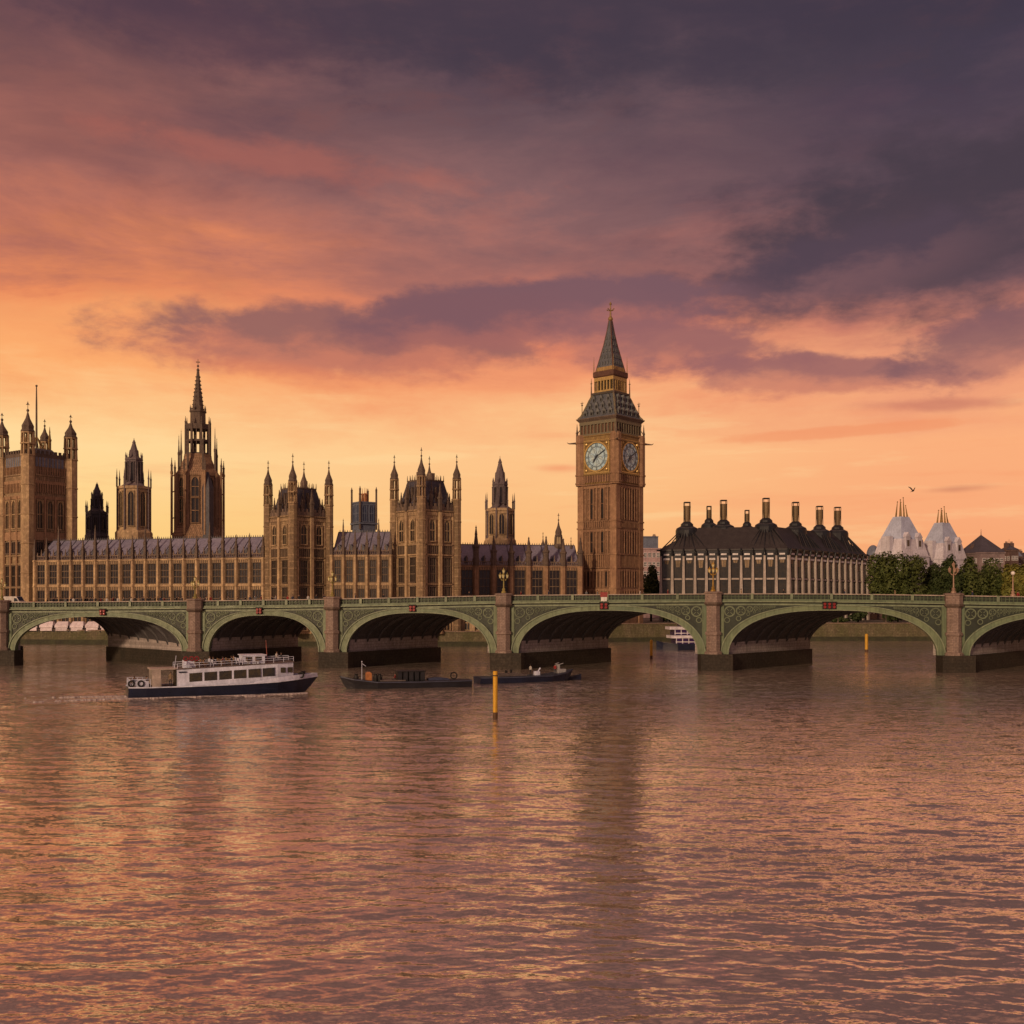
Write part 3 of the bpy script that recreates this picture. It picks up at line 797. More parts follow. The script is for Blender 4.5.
# ------------------------------------------------------------------ river wings of the palace
def wing(name, label, p0, p1, nb, z0, zs, depth, zridge, zstr, zlow, zpin, bm, low=True, finials=(), butt_w=1.15, pin_r=.42, roofmat=SLATE, lit=None):
    """p0,p1: plan ends of the front; nb bays; zstr string course under the parapet; zlow string between the two storeys"""
    dx, dy = p1[0] - p0[0], p1[1] - p0[1]; Ln = math.hypot(dx, dy)
    t = thing(name, label, 'palace wing', (p0[0], p0[1], 0), math.atan2(dy, dx))
    bay = Ln / nb
    w = MB()
    w.box(0, Ln, 0, depth, z0, zstr)
    for z in (zs, zlow, zstr): w.box(0, Ln, -.50, 0, z - .18, z + .18)
    # carved bands above and below the windows
    w.box(0, Ln, -.34, 0, zstr - 1.0, zstr - .18); w.box(0, Ln, -.34, 0, zlow - 1.15, zlow - .18)
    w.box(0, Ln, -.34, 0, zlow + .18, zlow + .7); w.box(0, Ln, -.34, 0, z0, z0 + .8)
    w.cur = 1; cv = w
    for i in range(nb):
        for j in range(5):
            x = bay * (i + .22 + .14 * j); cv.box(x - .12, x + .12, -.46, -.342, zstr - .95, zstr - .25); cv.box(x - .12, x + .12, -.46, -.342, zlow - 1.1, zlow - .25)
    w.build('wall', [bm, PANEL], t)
    for i in range(nb + 1):
        x = bay * i; q = MB()
        q.prism([(x - butt_w / 2, -.45), (x - butt_w / 4, -1.0), (x + butt_w / 4, -1.0), (x + butt_w / 2, -.45), (x + butt_w / 2, 0), (x - butt_w / 2, 0)], z0, zstr + .3)
        for z in (zs, zlow, zstr): q.prism([(x - butt_w / 2 - .1, -.5), (x - butt_w / 4, -1.15), (x + butt_w / 4, -1.15), (x + butt_w / 2 + .1, -.5)], z - .2, z + .2)
        bo = q.build('buttress', bm, t)
        k = MB(); zt_ = zpin + (zpin - zstr) * 0.04 * ((i * 7) % 3) + (3.2 if i in finials else 0)
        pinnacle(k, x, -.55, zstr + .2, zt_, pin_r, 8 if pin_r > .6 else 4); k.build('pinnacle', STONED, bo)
    # parapet, pierced
    pr = MB(); pr.box(0, Ln, -.3, 0, zstr + .18, zstr + .5); pr.box(0, Ln, -.32, 0, zstr + 1.25, zstr + 1.5)
    n = int(Ln / .55)
    for i in range(n): pr.box(Ln * i / n, Ln * i / n + .2, -.25, -.05, zstr + .5, zstr + 1.25)
    for i in range(nb * 3):
        x = bay * (i + .5) / 3; pr.frustum(x, -.17, zstr + 1.5, zstr + (3.4 if i % 3 == 1 else 2.5), .22, .14, .05, .05)
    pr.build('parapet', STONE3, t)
    # roof with ridge cresting, ribs and small dormers
    rf = MB(); zr0 = zstr + .25; ry = depth / 2
    rf.add([(0, .6, zr0), (Ln, .6, zr0), (Ln, ry, zridge), (0, ry, zridge), (0, depth, zr0), (Ln, depth, zr0)], [(0, 1, 2, 3), (3, 2, 5, 4), (0, 3, 4), (1, 5, 2)])
    rb = rf; rb.cur = 1
    for i in range(nb + 1):
        x = bay * i; rb.tube((min(Ln, max(0, x)), .6, zr0 + .05), (x, ry, zridge + .05), .14, .14, 4)
    rb.tube((0, ry, zridge), (Ln, ry, zridge), .16, .16, 4)
    cr = rb; m_ = int(Ln / .7)
    for i in range(m_): cr.frustum(Ln * (i + .5) / m_, ry, zridge + .1, zridge + .65, .12, .05, .04, .03)
    roof = rf.build('roof', [roofmat, DSLATE], t)
    for i in range(nb):
        dm = MB(); x = bay * (i + .5); zd = zr0 + (zridge - zr0) * .18; yd = .6 + (ry - .6) * .18
        dm.box(x - .5, x + .5, yd - .5, yd + 1.2, zd - .3, zd + 1.0)
        dm.add([(x - .6, yd - .55, zd + 1.0), (x + .6, yd - .55, zd + 1.0), (x, yd - .55, zd + 1.8), (x - .6, yd + 1.8, zd + 1.0), (x + .6, yd + 1.8, zd + 1.0), (x, yd + 1.8, zd + 1.8)], [(0, 1, 2), (0, 2, 5, 3), (1, 4, 5, 2)])
        dm.build('dormer', DSLATE, roof)
    ww = bay - butt_w - .55
    for i in range(nb):
        x = bay * (i + .5)
        window(t, shift(x, 0, zlow + .75), ww, zstr - 1.1 - zlow - .75 - .1, 2, False, 2, PANEL, .30)
        window(t, shift(x, 0, zs + .5), ww, zlow - 1.2 - zs - .6, 2, False, 1, PANEL, .30)
        if low: window(t, shift(x, 0, z0 + 1.1), ww, zs - z0 - 1.8, 1, True, 0, bm, .30)
    return t
xl = at(36, 323)
wing('palace_wing', 'longest honey stone palace wing, between the massive square tower and first pavilion tower',
     (at(36, 322.5), 322.5), (at(264, 302.5), 302.5), 18, 3.4, 10.2, 15, 30.4, 24.0, 16.6, 30.6, STONE, finials=(2, 5, 9, 14, 15), pin_r=.5)
wing('palace_wing', 'short honey stone palace wing between the two pavilion towers', (at(332, 301), 301), (at(391, 299.5), 299.5), 5, 3.4, 10.2, 15, 31.6, 24.6, 16.8, 31.4, STONE, finials=(1, 4), pin_r=.5)
wing('palace_wing', 'set back brown palace wing with tall dark turrets, beside the clock tower', (at(458, 323), 323), (at(580, 330), 330), 7, 5.0, 9.6, 14, 29.4, 22.6, 13.6, 31.2, STONE2,
     low=False, finials=(1,), butt_w=1.7, pin_r=.85)

# ------------------------------------------------------------------ square pavilion towers (diamond-wise to the viewer)
def pavilion(label, cpx, Yc, Rr, delta, z0, zs, zlow, zstr, zstr2, zpar, zroof, zturr, bm):
    rz = R(45 + delta - azim(cpx))
    t = thing('pavilion_tower', label, 'tower', (at(cpx, Yc), Yc, 0), rz, 'pavilion towers on the river front')
    h = Rr / math.sqrt(2)
    w = MB(); w.box(-h, h, -h, h, z0, zpar)
    for z in (zs, zlow, zstr, zstr2, zpar): band(w, h, z, .4, .35)
    band(w, h, zpar - .9, .9, .2)
    w.build('wall', WALLST, t)
    rr = 1.25
    for sx in (-1, 1):
        for sy in (-1, 1):
            corner_turret(t, sx * h, sy * h, rr * 0.98, z0, zpar + 3.4, zpar + 9.0, zturr + (0.8 if sx == sy else 0), WALLST)
    for k in range(4):
        F = turn(k * PI / 2) @ shift(0, -h, 0)
        for x in (-h * .42, h * .42):
            window(t, F @ shift(x, 0, zstr2 + 1.0), 1.9, zpar - 1.9 - zstr2 - 1.5, 1, True, 1, bm, .34)
            window(t, F @ shift(x, 0, zlow + .6), 2.2, zstr - zlow - 1.4, 2, False, 2, PANEL, .34)
            window(t, F @ shift(x, 0, zs + .5), 2.2, zlow - zs - 1.2, 2, False, 1, PANEL, .34)
            window(t, F @ shift(x, 0, z0 + 1.0), 2.0, zs - z0 - 1.8, 1, True, 0, bm, .34)
        q = MB(); q.M = F
        q.box(-.45, .45, -.7, 0, z0, zpar - .3)
        for z in (zs, zlow, zstr, zstr2): q.box(-.55, .55, -.8, 0, z - .2, z + .2)
        q.box(-h + rr, -h + rr + .5, -.35, 0, z0, zpar - 1.4); q.box(h - rr - .5, h - rr, -.35, 0, z0, zpar - 1.4)
        bo = q.build('buttress', bm, t)
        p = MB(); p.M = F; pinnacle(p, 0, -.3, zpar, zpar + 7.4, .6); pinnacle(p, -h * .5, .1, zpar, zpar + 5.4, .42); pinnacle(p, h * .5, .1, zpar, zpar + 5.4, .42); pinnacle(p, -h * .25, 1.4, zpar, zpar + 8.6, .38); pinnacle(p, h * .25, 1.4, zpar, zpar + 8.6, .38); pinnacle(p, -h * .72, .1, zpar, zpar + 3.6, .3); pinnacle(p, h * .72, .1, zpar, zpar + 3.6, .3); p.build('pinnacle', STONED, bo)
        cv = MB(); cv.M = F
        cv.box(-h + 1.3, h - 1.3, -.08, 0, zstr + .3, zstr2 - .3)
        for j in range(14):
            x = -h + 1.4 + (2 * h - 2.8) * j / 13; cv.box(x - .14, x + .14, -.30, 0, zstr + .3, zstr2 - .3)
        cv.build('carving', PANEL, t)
    pr = MB(); battlement(pr, h + .1, h + .1, zpar + .2, 1.8, 1.3); pr.build('parapet', STONE3, t)
    rf = MB(); rf.frustum(0, 0, zpar + .3, zroof - .6, h - .7, h - .7, h * .58, h * .58)
    ro = rf.build('roof', DSLATE, t)
    c = MB()
    for k in range(4):
        c.M = turn(k * PI / 2)
        for j in range(7):
            x = -h * .58 + h * 1.16 * j / 6; c.frustum(x, -h * .58, zroof - .6, zroof + 1.1, .12, .08, .04, .03)
        c.box(-h * .58, h * .58, -h * .58 - .1, -h * .58 + .1, zroof - .7, zroof - .3)
        c.box(-.5, .5, -h * .8, -h * .4, zpar + 1.0, zpar + 4.4); c.frustum(0, -h * .6, zpar + 4.4, zpar + 6.6, .6, h * .2, .05, h * .2)
        c.tube((-h + 1.0, -h + 1.0, zpar + .4), (-h * .42, -h * .42, zroof), .18, .18, 4)
    c.build('roof_cresting', STONED, ro)
    ch = MB(); ch.box(-h * .25, -h * .05, h * .1, h * .35, zroof - 1, zroof + 2.2); ch.box(h * .1, h * .3, -h * .3, -h * .1, zroof - 1, zroof + 1.8); ch.build('chimney', STONE3, ro)
    return t
def terrace_range():
    p0, p1 = (at(462, 303), 303), (at(506, 301), 301); dx, dy = p1[0] - p0[0], p1[1] - p0[1]; Ln = math.hypot(dx, dy)
    t = thing('terrace_building', 'low buttressed stone terrace building at the water, right of the right pavilion tower', 'building', (p0[0], p0[1], 0), math.atan2(dy, dx))
    w = MB(); w.box(0, Ln, 0, 16, 3.4, 9.6); w.box(-.2, Ln + .2, -.3, 16.2, 9.6, 10.0); w.build('wall', STONE, t)
    for i in range(5):
        x = Ln * i / 4; q = MB(); q.box(x - .7, x + .7, -.9, 0, 3.4, 9.3); q.box(x - .8, x + .8, -1.0, 0, 6.6, 6.9); q.build('buttress', STONE, t)
        if i < 4: window(t, shift(x + Ln / 8, 0, 4.4), 1.3, 3.8, 1, True, 1, STONE, .3)
terrace_range()
pavilion('left pavilion tower of the pair, with four capped corner turrets, right of the central spire', 298.5, 303, 8.35, -10.4, 3.4, 10.2, 16.6, 24.0, 26.6, 35.2, 43.5, 51.0, STONE)
pavilion('taller right pavilion tower of the pair, with four capped corner turrets', 425.5, 301.5, 8.6, -7.3, 3.4, 10.2, 16.8, 24.7, 27.4, 36.6, 45.5, 52.4, STONE)

# ------------------------------------------------------------------ great square tower at the left edge
def great_tower():
    Yc = 334; h = 9.55 / math.sqrt(2) * 1.0; cp = 36.5
    h = 31.5 * Yc / FPX / math.cos(R(13.8)) / math.sqrt(2)
    t = thing('square_tower', 'massive square stone tower with flagpole and four turrets at the left edge', 'tower', (at(cp, Yc), Yc, 0), R(45 - 13.8 - azim(cp)))
    z0 = 3.4; Z = lambda py: zat(py, Yc - 8)
    w = MB(); w.box(-h, h, -h, h, z0, Z(457))
    for py in (474.5, 494.5, 530, 555.5, 564, 587): band(w, h, Z(py), .45, .35)
    w.build('wall', WALLST, t)
    rr = 1.95
    for sx in (-1, 1):
        for sy in (-1, 1):
            far = sx == 1 and sy == 1
            corner_turret(t, sx * h, sy * h, rr * (1 if not far else .8), z0, Z(456) if not far else Z(452), Z(433), Z(409) + (2.0 if sx == sy == -1 else 0), STONE)
    for k in range(4):
        F = turn(k * PI / 2) @ shift(0, -h, 0)
        for x in (-h * .48, 0, h * .48):
            window(t, F @ shift(x, 0, Z(528)), 1.75, Z(500) - Z(528), 1, True, 1, STONE, .5)
            window(t, F @ shift(x, 0, Z(586)), 1.8, Z(566) - Z(586), 1, False, 1, PANEL, .4)
            window(t, F @ shift(x, 0, Z(600)), 1.8, Z(588.5) - Z(600), 1, False, 0, PANEL, .4)
            window(t, F @ shift(x, 0, Z(553)), 2.0, Z(542) - Z(553), 2, False, 0, STONE3, .4)
        q = MB(); q.M = F
        for j in range(13):
            x = -h + rr + .3 + (2 * h - 2 * rr - .6) * j / 12
            q.box(x - .17, x + .17, -.35, 0, Z(492), Z(483)); q.box(x - .12, x + .12, -.30, 0, Z(474), Z(466))
        for x in (-h * .72, -h * .24, h * .24, h * .72): q.box(x - .3, x + .3, -.55, 0, z0, Z(496))
        q.box(-h + 1, h - 1, -.36, 0, Z(540), Z(531.5)); q.box(-h + 1, h - 1, -.3, 0, Z(483), Z(480)); q.box(-h + 1, h - 1, -.3, 0, Z(498.5), Z(495))
        q.build('blind_arcade', STONE2, t)
        q = MB(); q.M = F
        for j in range(9):
            x = -h + rr + .3 + (2 * h - 2 * rr - .6) * (j + .5) / 9; q.box(x - .35, x + .35, -.06, .3, Z(466), Z(456.5))
        q.build('louvre', BLUESL, t)
    pr = MB(); battlement(pr, h + .05, h + .05, Z(457), 2.2, 1.4, .4); pr.build('parapet', STONED, t)
    rf = MB(); rf.frustum(0, 0, Z(457), Z(446), h * .8, h * .8, h * .45, h * .45); ro = rf.build('roof', DSLATE, t)
    c = MB()
    for a in range(8):
        an = a * PI / 4; c.tube((h * .4 * math.cos(an), h * .4 * math.sin(an), Z(447)), (0, 0, Z(432)), .16, .12, 4)
    pinnacle(c, h * .5, -h * .2, Z(448), Z(421), .45); pinnacle(c, -h * .2, h * .5, Z(448), Z(430), .4)
    c.build('iron_crown', GILT, ro)
    fp = MB(); fp.tube((0, 0, Z(447)), (0, 0, Z(400)), .34, .26, 8); fp.tube((0, 0, Z(400)), (0, 0, Z(381)), .26, .16, 8); fp.sphere((0, 0, Z(380.5)), .36, 8); fp.build('flagpole', STONED, t)
great_tower()

# ------------------------------------------------------------------ central spire
def oct_windows(t, r, z0, z1, w, m, fm, mull=1, rot=0.0, transom=1):
    ap = r * math.cos(PI / 8)
    for k in range(8):
        window(t, turn(k * PI / 4 + rot) @ shift(0, -ap, z0), w, z1 - z0, mull, True, transom, fm, .35)
def central_spire():
    Yc = 372; s = Yc / FPX; Z = lambda py: zat(py, Yc)
    t = thing('spire_tower', 'tall octagonal tower with a slender stone spire rising over the long wing', 'tower', (at(198, Yc), Yc, 0), R(8))
    r = 20.5 * s
    w = MB(); w.lathe(0, 0, [(r * 1.25, 6), (r * 1.25, Z(536)), (r * 1.05, Z(528)), (r, Z(526)), (r, Z(478)), (r * 1.05, Z(477)), (r * 1.05, Z(474)), (r * .92, Z(470)), (r * .68, Z(459)), (r * .66, Z(455))], 8, PI / 8)
    w.build('wall', mat('panelled_brown_limestone', (0.34, 0.22, 0.135), 0.85, var=0.5, scale=0.2, col2=(0.22, 0.14, 0.09), streak=0.75, panel=0.8), t)
    for k in range(8):
        b_ = turn(k * PI / 4)
        window(t, b_ @ shift(0, -r * math.cos(PI / 8), Z(524)), 2.4, Z(500) - Z(524), 1, False, 1, STONE2, .4)
        window(t, b_ @ shift(0, -r * math.cos(PI / 8), Z(498)), 2.4, Z(479) - Z(498), 1, True, 1, STONE2, .4)
    for k in range(8):
        a = PI / 8 + k * PI / 4; q = MB()
        q.lathe(r * 1.0 * math.cos(a), r * 1.0 * math.sin(a), [(.75, 6), (.75, Z(474))], 4, a)
        x, y = r * 1.26 * math.cos(a), r * 1.26 * math.sin(a)
        q.lathe(x, y, [(.42, Z(536)), (.38, Z(476)), (.5, Z(475)), (.5, Z(473.5)), (.3, Z(472))], 4, a)
        for z in (Z(520), Z(494), Z(478)): q.tube((r * .98 * math.cos(a), r * .98 * math.sin(a), z + 1.2), (x, y, z), .28, .24, 4)
        bo = q.build('flying_buttress', STONE2, t)
        p = MB(); pinnacle(p, x, y, Z(474), Z(459), .42); pinnacle(p, r * .92 * math.cos(a), r * .92 * math.sin(a), Z(472), Z(428 if k % 2 else 436), .42); p.build('pinnacle', STONED, bo)
    # lantern: posts and open tracery
    rl = 12.0 * s; l = MB()
    for k in range(8):
        a = PI / 8 + k * PI / 4
        l.tube((rl * math.cos(a), rl * math.sin(a), Z(458)), (rl * math.cos(a), rl * math.sin(a), Z(426)), .55, .5, 4)
        m_ = (rl * math.cos(PI / 8)); am = k * PI / 4
        l.tube((m_ * math.cos(am), m_ * math.sin(am), Z(458)), (m_ * math.cos(am), m_ * math.sin(am), Z(428)), .16, .16, 4)
    for py, hh in ((456, .8), (441.5, .35), (427.5, .9)): l.lathe(0, 0, [(rl * 1.04, Z(py) - hh), (rl * 1.04, Z(py) + hh)], 8, PI / 8)
    lan = l.build('lantern', STONED, t)
    p = MB()
    for k in range(8):
        a = PI / 8 + k * PI / 4; pinnacle(p, rl * 1.03 * math.cos(a), rl * 1.03 * math.sin(a), Z(428), Z(417), .33)
    p.build('pinnacle', STONED, lan)
    sp = MB(); rs = 7.6 * s
    sp.lathe(0, 0, [(rl * .8, Z(427)), (rs * 1.02, Z(424)), (rs, Z(413)), (rs * 1.12, Z(412.5)), (rs * 1.12, Z(411)), (rs * .78, Z(410.5)), (rs * .5, Z(393)), (rs * .56, Z(392)), (rs * .42, Z(391)), (rs * .16, Z(371)), (rs * .22, Z(370)), (.1, Z(368)), (.08, Z(359))], 8, PI / 8)
    sp.sphere((0, 0, Z(366)), .4, 6); sp.box(-.7, .7, -.08, .08, Z(362.5), Z(361.7))
    spi = sp.build('spire', STONED, t)
    cw = MB()
    for k in range(8):
        a = PI / 8 + k * PI / 4
        for j in range(9):
            u = j / 9; rr = rs * (.76 - .55 * u); z = Z(409 - 36 * u); cw.sphere((rr * math.cos(a), rr * math.sin(a), z), .22, 4)
        pinnacle(cw, rs * math.cos(a), rs * math.sin(a), Z(412), Z(405), .22, 4, False)
    cw.build('crocket', STONED, spi)
    sc = MB(); sc.M = turn(-R(8)) @ shift(14.5 * s, -r * .86, 0); sc.lathe(0, 0, [(2.0, 6), (2.0, Z(490)), (1.4, Z(484)), (.3, Z(474))], 6); sc.build('stair_turret', DSLATE, t)
central_spire()

def lantern_tower(name, label, px, Yc, rz, pys, hw, hl, hs, bodymat, topmat, pins=True, zbase=6.0):
    """pys: tip, spire base, lantern base, body top, body bottom in picture heights -> metres; hw, hl, hs half widths of body, lantern, spire"""
    Z = lambda py: zat(py, Yc); s = Yc / FPX
    t = thing(name, label, 'tower', (at(px, Yc), Yc, 0), R(rz))
    tip, sb, lb, bb = pys
    r = hw * s
    w = MB(); w.lathe(0, 0, [(r * 1.18, zbase), (r * 1.18, Z(bb)), (r, Z(bb) + 1.2), (r, Z(lb) - 1.0), (r * 1.08, Z(lb) - .8), (r * 1.08, Z(lb)), (r * .9, Z(lb) + .1)], 8, PI / 8); w.build('wall', bodymat, t)
    oct_windows(t, r, Z(bb) + 2.0, Z(lb) - 1.8, max(.7, r * .36), bodymat, bodymat, 1, 0, 0)
    for k in range(8):
        a = PI / 8 + k * PI / 4; q = MB()
        q.tube((r * 1.04 * math.cos(a), r * 1.04 * math.sin(a), Z(bb)), (r * 1.04 * math.cos(a), r * 1.04 * math.sin(a), Z(lb)), .3, .28, 4)
        if pins: pinnacle(q, r * 1.06 * math.cos(a), r * 1.06 * math.sin(a), Z(lb) - .2, Z(lb) + r * 1.15, .30, 4, False)
        q.build('buttress', topmat, t)
    rl = hl * s; l = MB(); l.lathe(0, 0, [(r * .88, Z(lb)), (rl * 1.12, Z(lb) + .9), (rl, Z(lb) + 1.3), (rl, Z(sb) - .6), (rl * 1.1, Z(sb) - .4), (rl * 1.1, Z(sb))], 8, PI / 8)
    lan = l.build('lantern', topmat, t); p = MB()
    for k in range(8):
        a = PI / 8 + k * PI / 4
        p.tube((rl * math.cos(a), rl * math.sin(a), Z(lb) + .5), (rl * math.cos(a), rl * math.sin(a), Z(sb)), .22, .2, 4)
        pinnacle(p, rl * math.cos(a), rl * math.sin(a), Z(sb), Z(sb) + rl * .85, .22, 4, False)
    p.build('pinnacle', topmat, lan)
    oct_windows(lan, rl, Z(lb) + 1.8, Z(sb) - 1.2, rl * .36, topmat, topmat, 0, 0, 0)
    sp = MB(); rs = hs * s; hh = Z(tip) - Z(sb)
    sp.lathe(0, 0, [(rl * .95, Z(sb)), (rs * 1.1, Z(sb) + hh * .12), (rs, Z(sb) + hh * .40), (rs * .8, Z(sb) + hh * .44), (rs * .35, Z(sb) + hh * .75), (rs * .42, Z(sb) + hh * .77), (.1, Z(sb) + hh * .92), (.05, Z(tip))], 8, PI / 8)
    sp.sphere((0, 0, Z(sb) + hh * .86), max(.2, rs * .22), 6)
    sp.build('spire', topmat, t)
lantern_tower('turret_tower', 'small dark blue spired turret just right of the massive square tower', 97, 362, 12, (482, 496, 512, 536), 10, 5.2, 3.6, DSLATE, DSLATE)
lantern_tower('lantern_tower', 'pale octagonal tower with dark pinnacled lantern, left of the tall central spire', 134, 352, 8, (438, 459, 487, 533), 15.5, 8.0, 4.4, STONE, mat('purple_grey_stone', (0.17, 0.135, 0.14), 0.8, scale=.4, col2=(.11, .09, .10), var=.4, streak=.4))
lantern_tower('lantern_tower', 'slim octagonal tower with pointed dark spire, between the right pavilion tower and the clock tower', 500, 352, 8, (456, 484, 509, 541), 14.0, 7.4, 5.0, STONE, mat('purple_grey_stone', (0.17, 0.135, 0.14)))

def vent_tower():
    Yc = 345; s = Yc / FPX; Z = lambda py: zat(py, Yc)
    t = thing('roof_turret', 'squat blue grey roof turret with orange chimneys, between the pavilion towers', 'tower', (at(364, Yc), Yc, 0), R(35))
    h = 8.6 * s
    w = MB(); w.box(-h, h, -h, h, 6, Z(503)); band(w, h, Z(503), .4, .2); band(w, h, Z(524), .5, .5); w.build('wall', BLUESL, t)
    for k in range(4):
        F = turn(k * PI / 2) @ shift(0, -h, 0)
        for x in (-h * .45, h * .45): window(t, F @ shift(x, 0, Z(522)), h * .5, Z(506) - Z(522), 1, True, 1, BLUESL, .2, mat('blue_glass', (0.05, 0.07, 0.13), 0.3, scale=1))
        q = MB(); q.M = turn(k * PI / 2); q.tube((-h * 1.05, -h * 1.05, Z(530)), (-h * 1.05, -h * 1.05, Z(492)), .36, .3, 6); pinnacle(q, -h * 1.05, -h * 1.05, Z(493), Z(487), .32, 4, False); q.build('corner_post', STONED, t)
    for x, y in ((-1.4, 0), (0, -.6), (1.2, .5), (.2, 1.4)):
        c = MB(); c.lathe(x, y, [(.42, Z(503)), (.36, Z(495)), (.46, Z(494.5)), (.40, Z(493.5)), (.1, Z(493)), (.05, Z(488))], 8); c.build('chimney', mat('orange_brick', (0.45, 0.20, 0.09), 0.8, scale=1), t)
vent_tower()

def slim_turret(px, Yc, pt, pb, hw, label):
    Z = lambda py: zat(py, Yc); s = Yc / FPX; t = thing('stair_turret', label, 'turret', (at(px, Yc), Yc, 0), R(10)); r = hw * s
    w = MB(); hh = Z(pt) - Z(pb)
    w.lathe(0, 0, [(r, 6), (r, Z(pb) + hh * .42), (r * 1.15, Z(pb) + hh * .44), (r * 1.1, Z(pb) + hh * .5)], 8, PI / 8); w.build('shaft', STONED, t)
    l = MB()
    for k in range(8):
        a = PI / 8 + PI / 4 * k; l.tube((r * .9 * math.cos(a), r * .9 * math.sin(a), Z(pb) + hh * .48), (r * .8 * math.cos(a), r * .8 * math.sin(a), Z(pb) + hh * .62), .2, .2, 4)
    l.build('lantern', STONED, t)
    c = MB(); turret_cap(c, 0, 0, Z(pb) + hh * .62, r * .85, hh * .38); c.build('cap', STONED, t)
slim_turret(558.5, 336, 513, 575, 4.4, 'slim dark octagonal turret just left of the clock tower')
slim_turret(543, 338, 532, 575, 2.8, 'thin dark turret left of the slim octagonal turret')
slim_turret(571, 336, 537, 575, 2.4, 'thinnest dark turret touching the clock tower')

# ------------------------------------------------------------------ clock tower
CLK = dict(px=610.5, Y=342.0)
BSTONE = mat('russet_limestone', (0.36, 0.225, 0.13), 0.85, var=0.35, scale=0.14, col2=(0.23, 0.13, 0.08), streak=0.6, bump=0.3)
BWALL = mat('russet_panelled_stone', (0.30, 0.185, 0.11), 0.85, var=0.45, scale=0.2, col2=(0.19, 0.11, 0.07), streak=0.7, panel=0.8)
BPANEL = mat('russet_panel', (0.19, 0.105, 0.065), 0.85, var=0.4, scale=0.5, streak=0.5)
CAST = mat('cast_iron_roof', (0.13, 0.14, 0.16), 0.5, 0.1, var=0.4, scale=0.5, col2=(0.08, 0.10, 0.12), streak=0.4)
def dial_material():
    if 'opal_dial' in MATS: return MATS['opal_dial']
    return mat('opal_dial', (0.38, 0.62, 0.80), 0.35, var=0.25, scale=0.8, col2=(0.50, 0.62, 0.58))
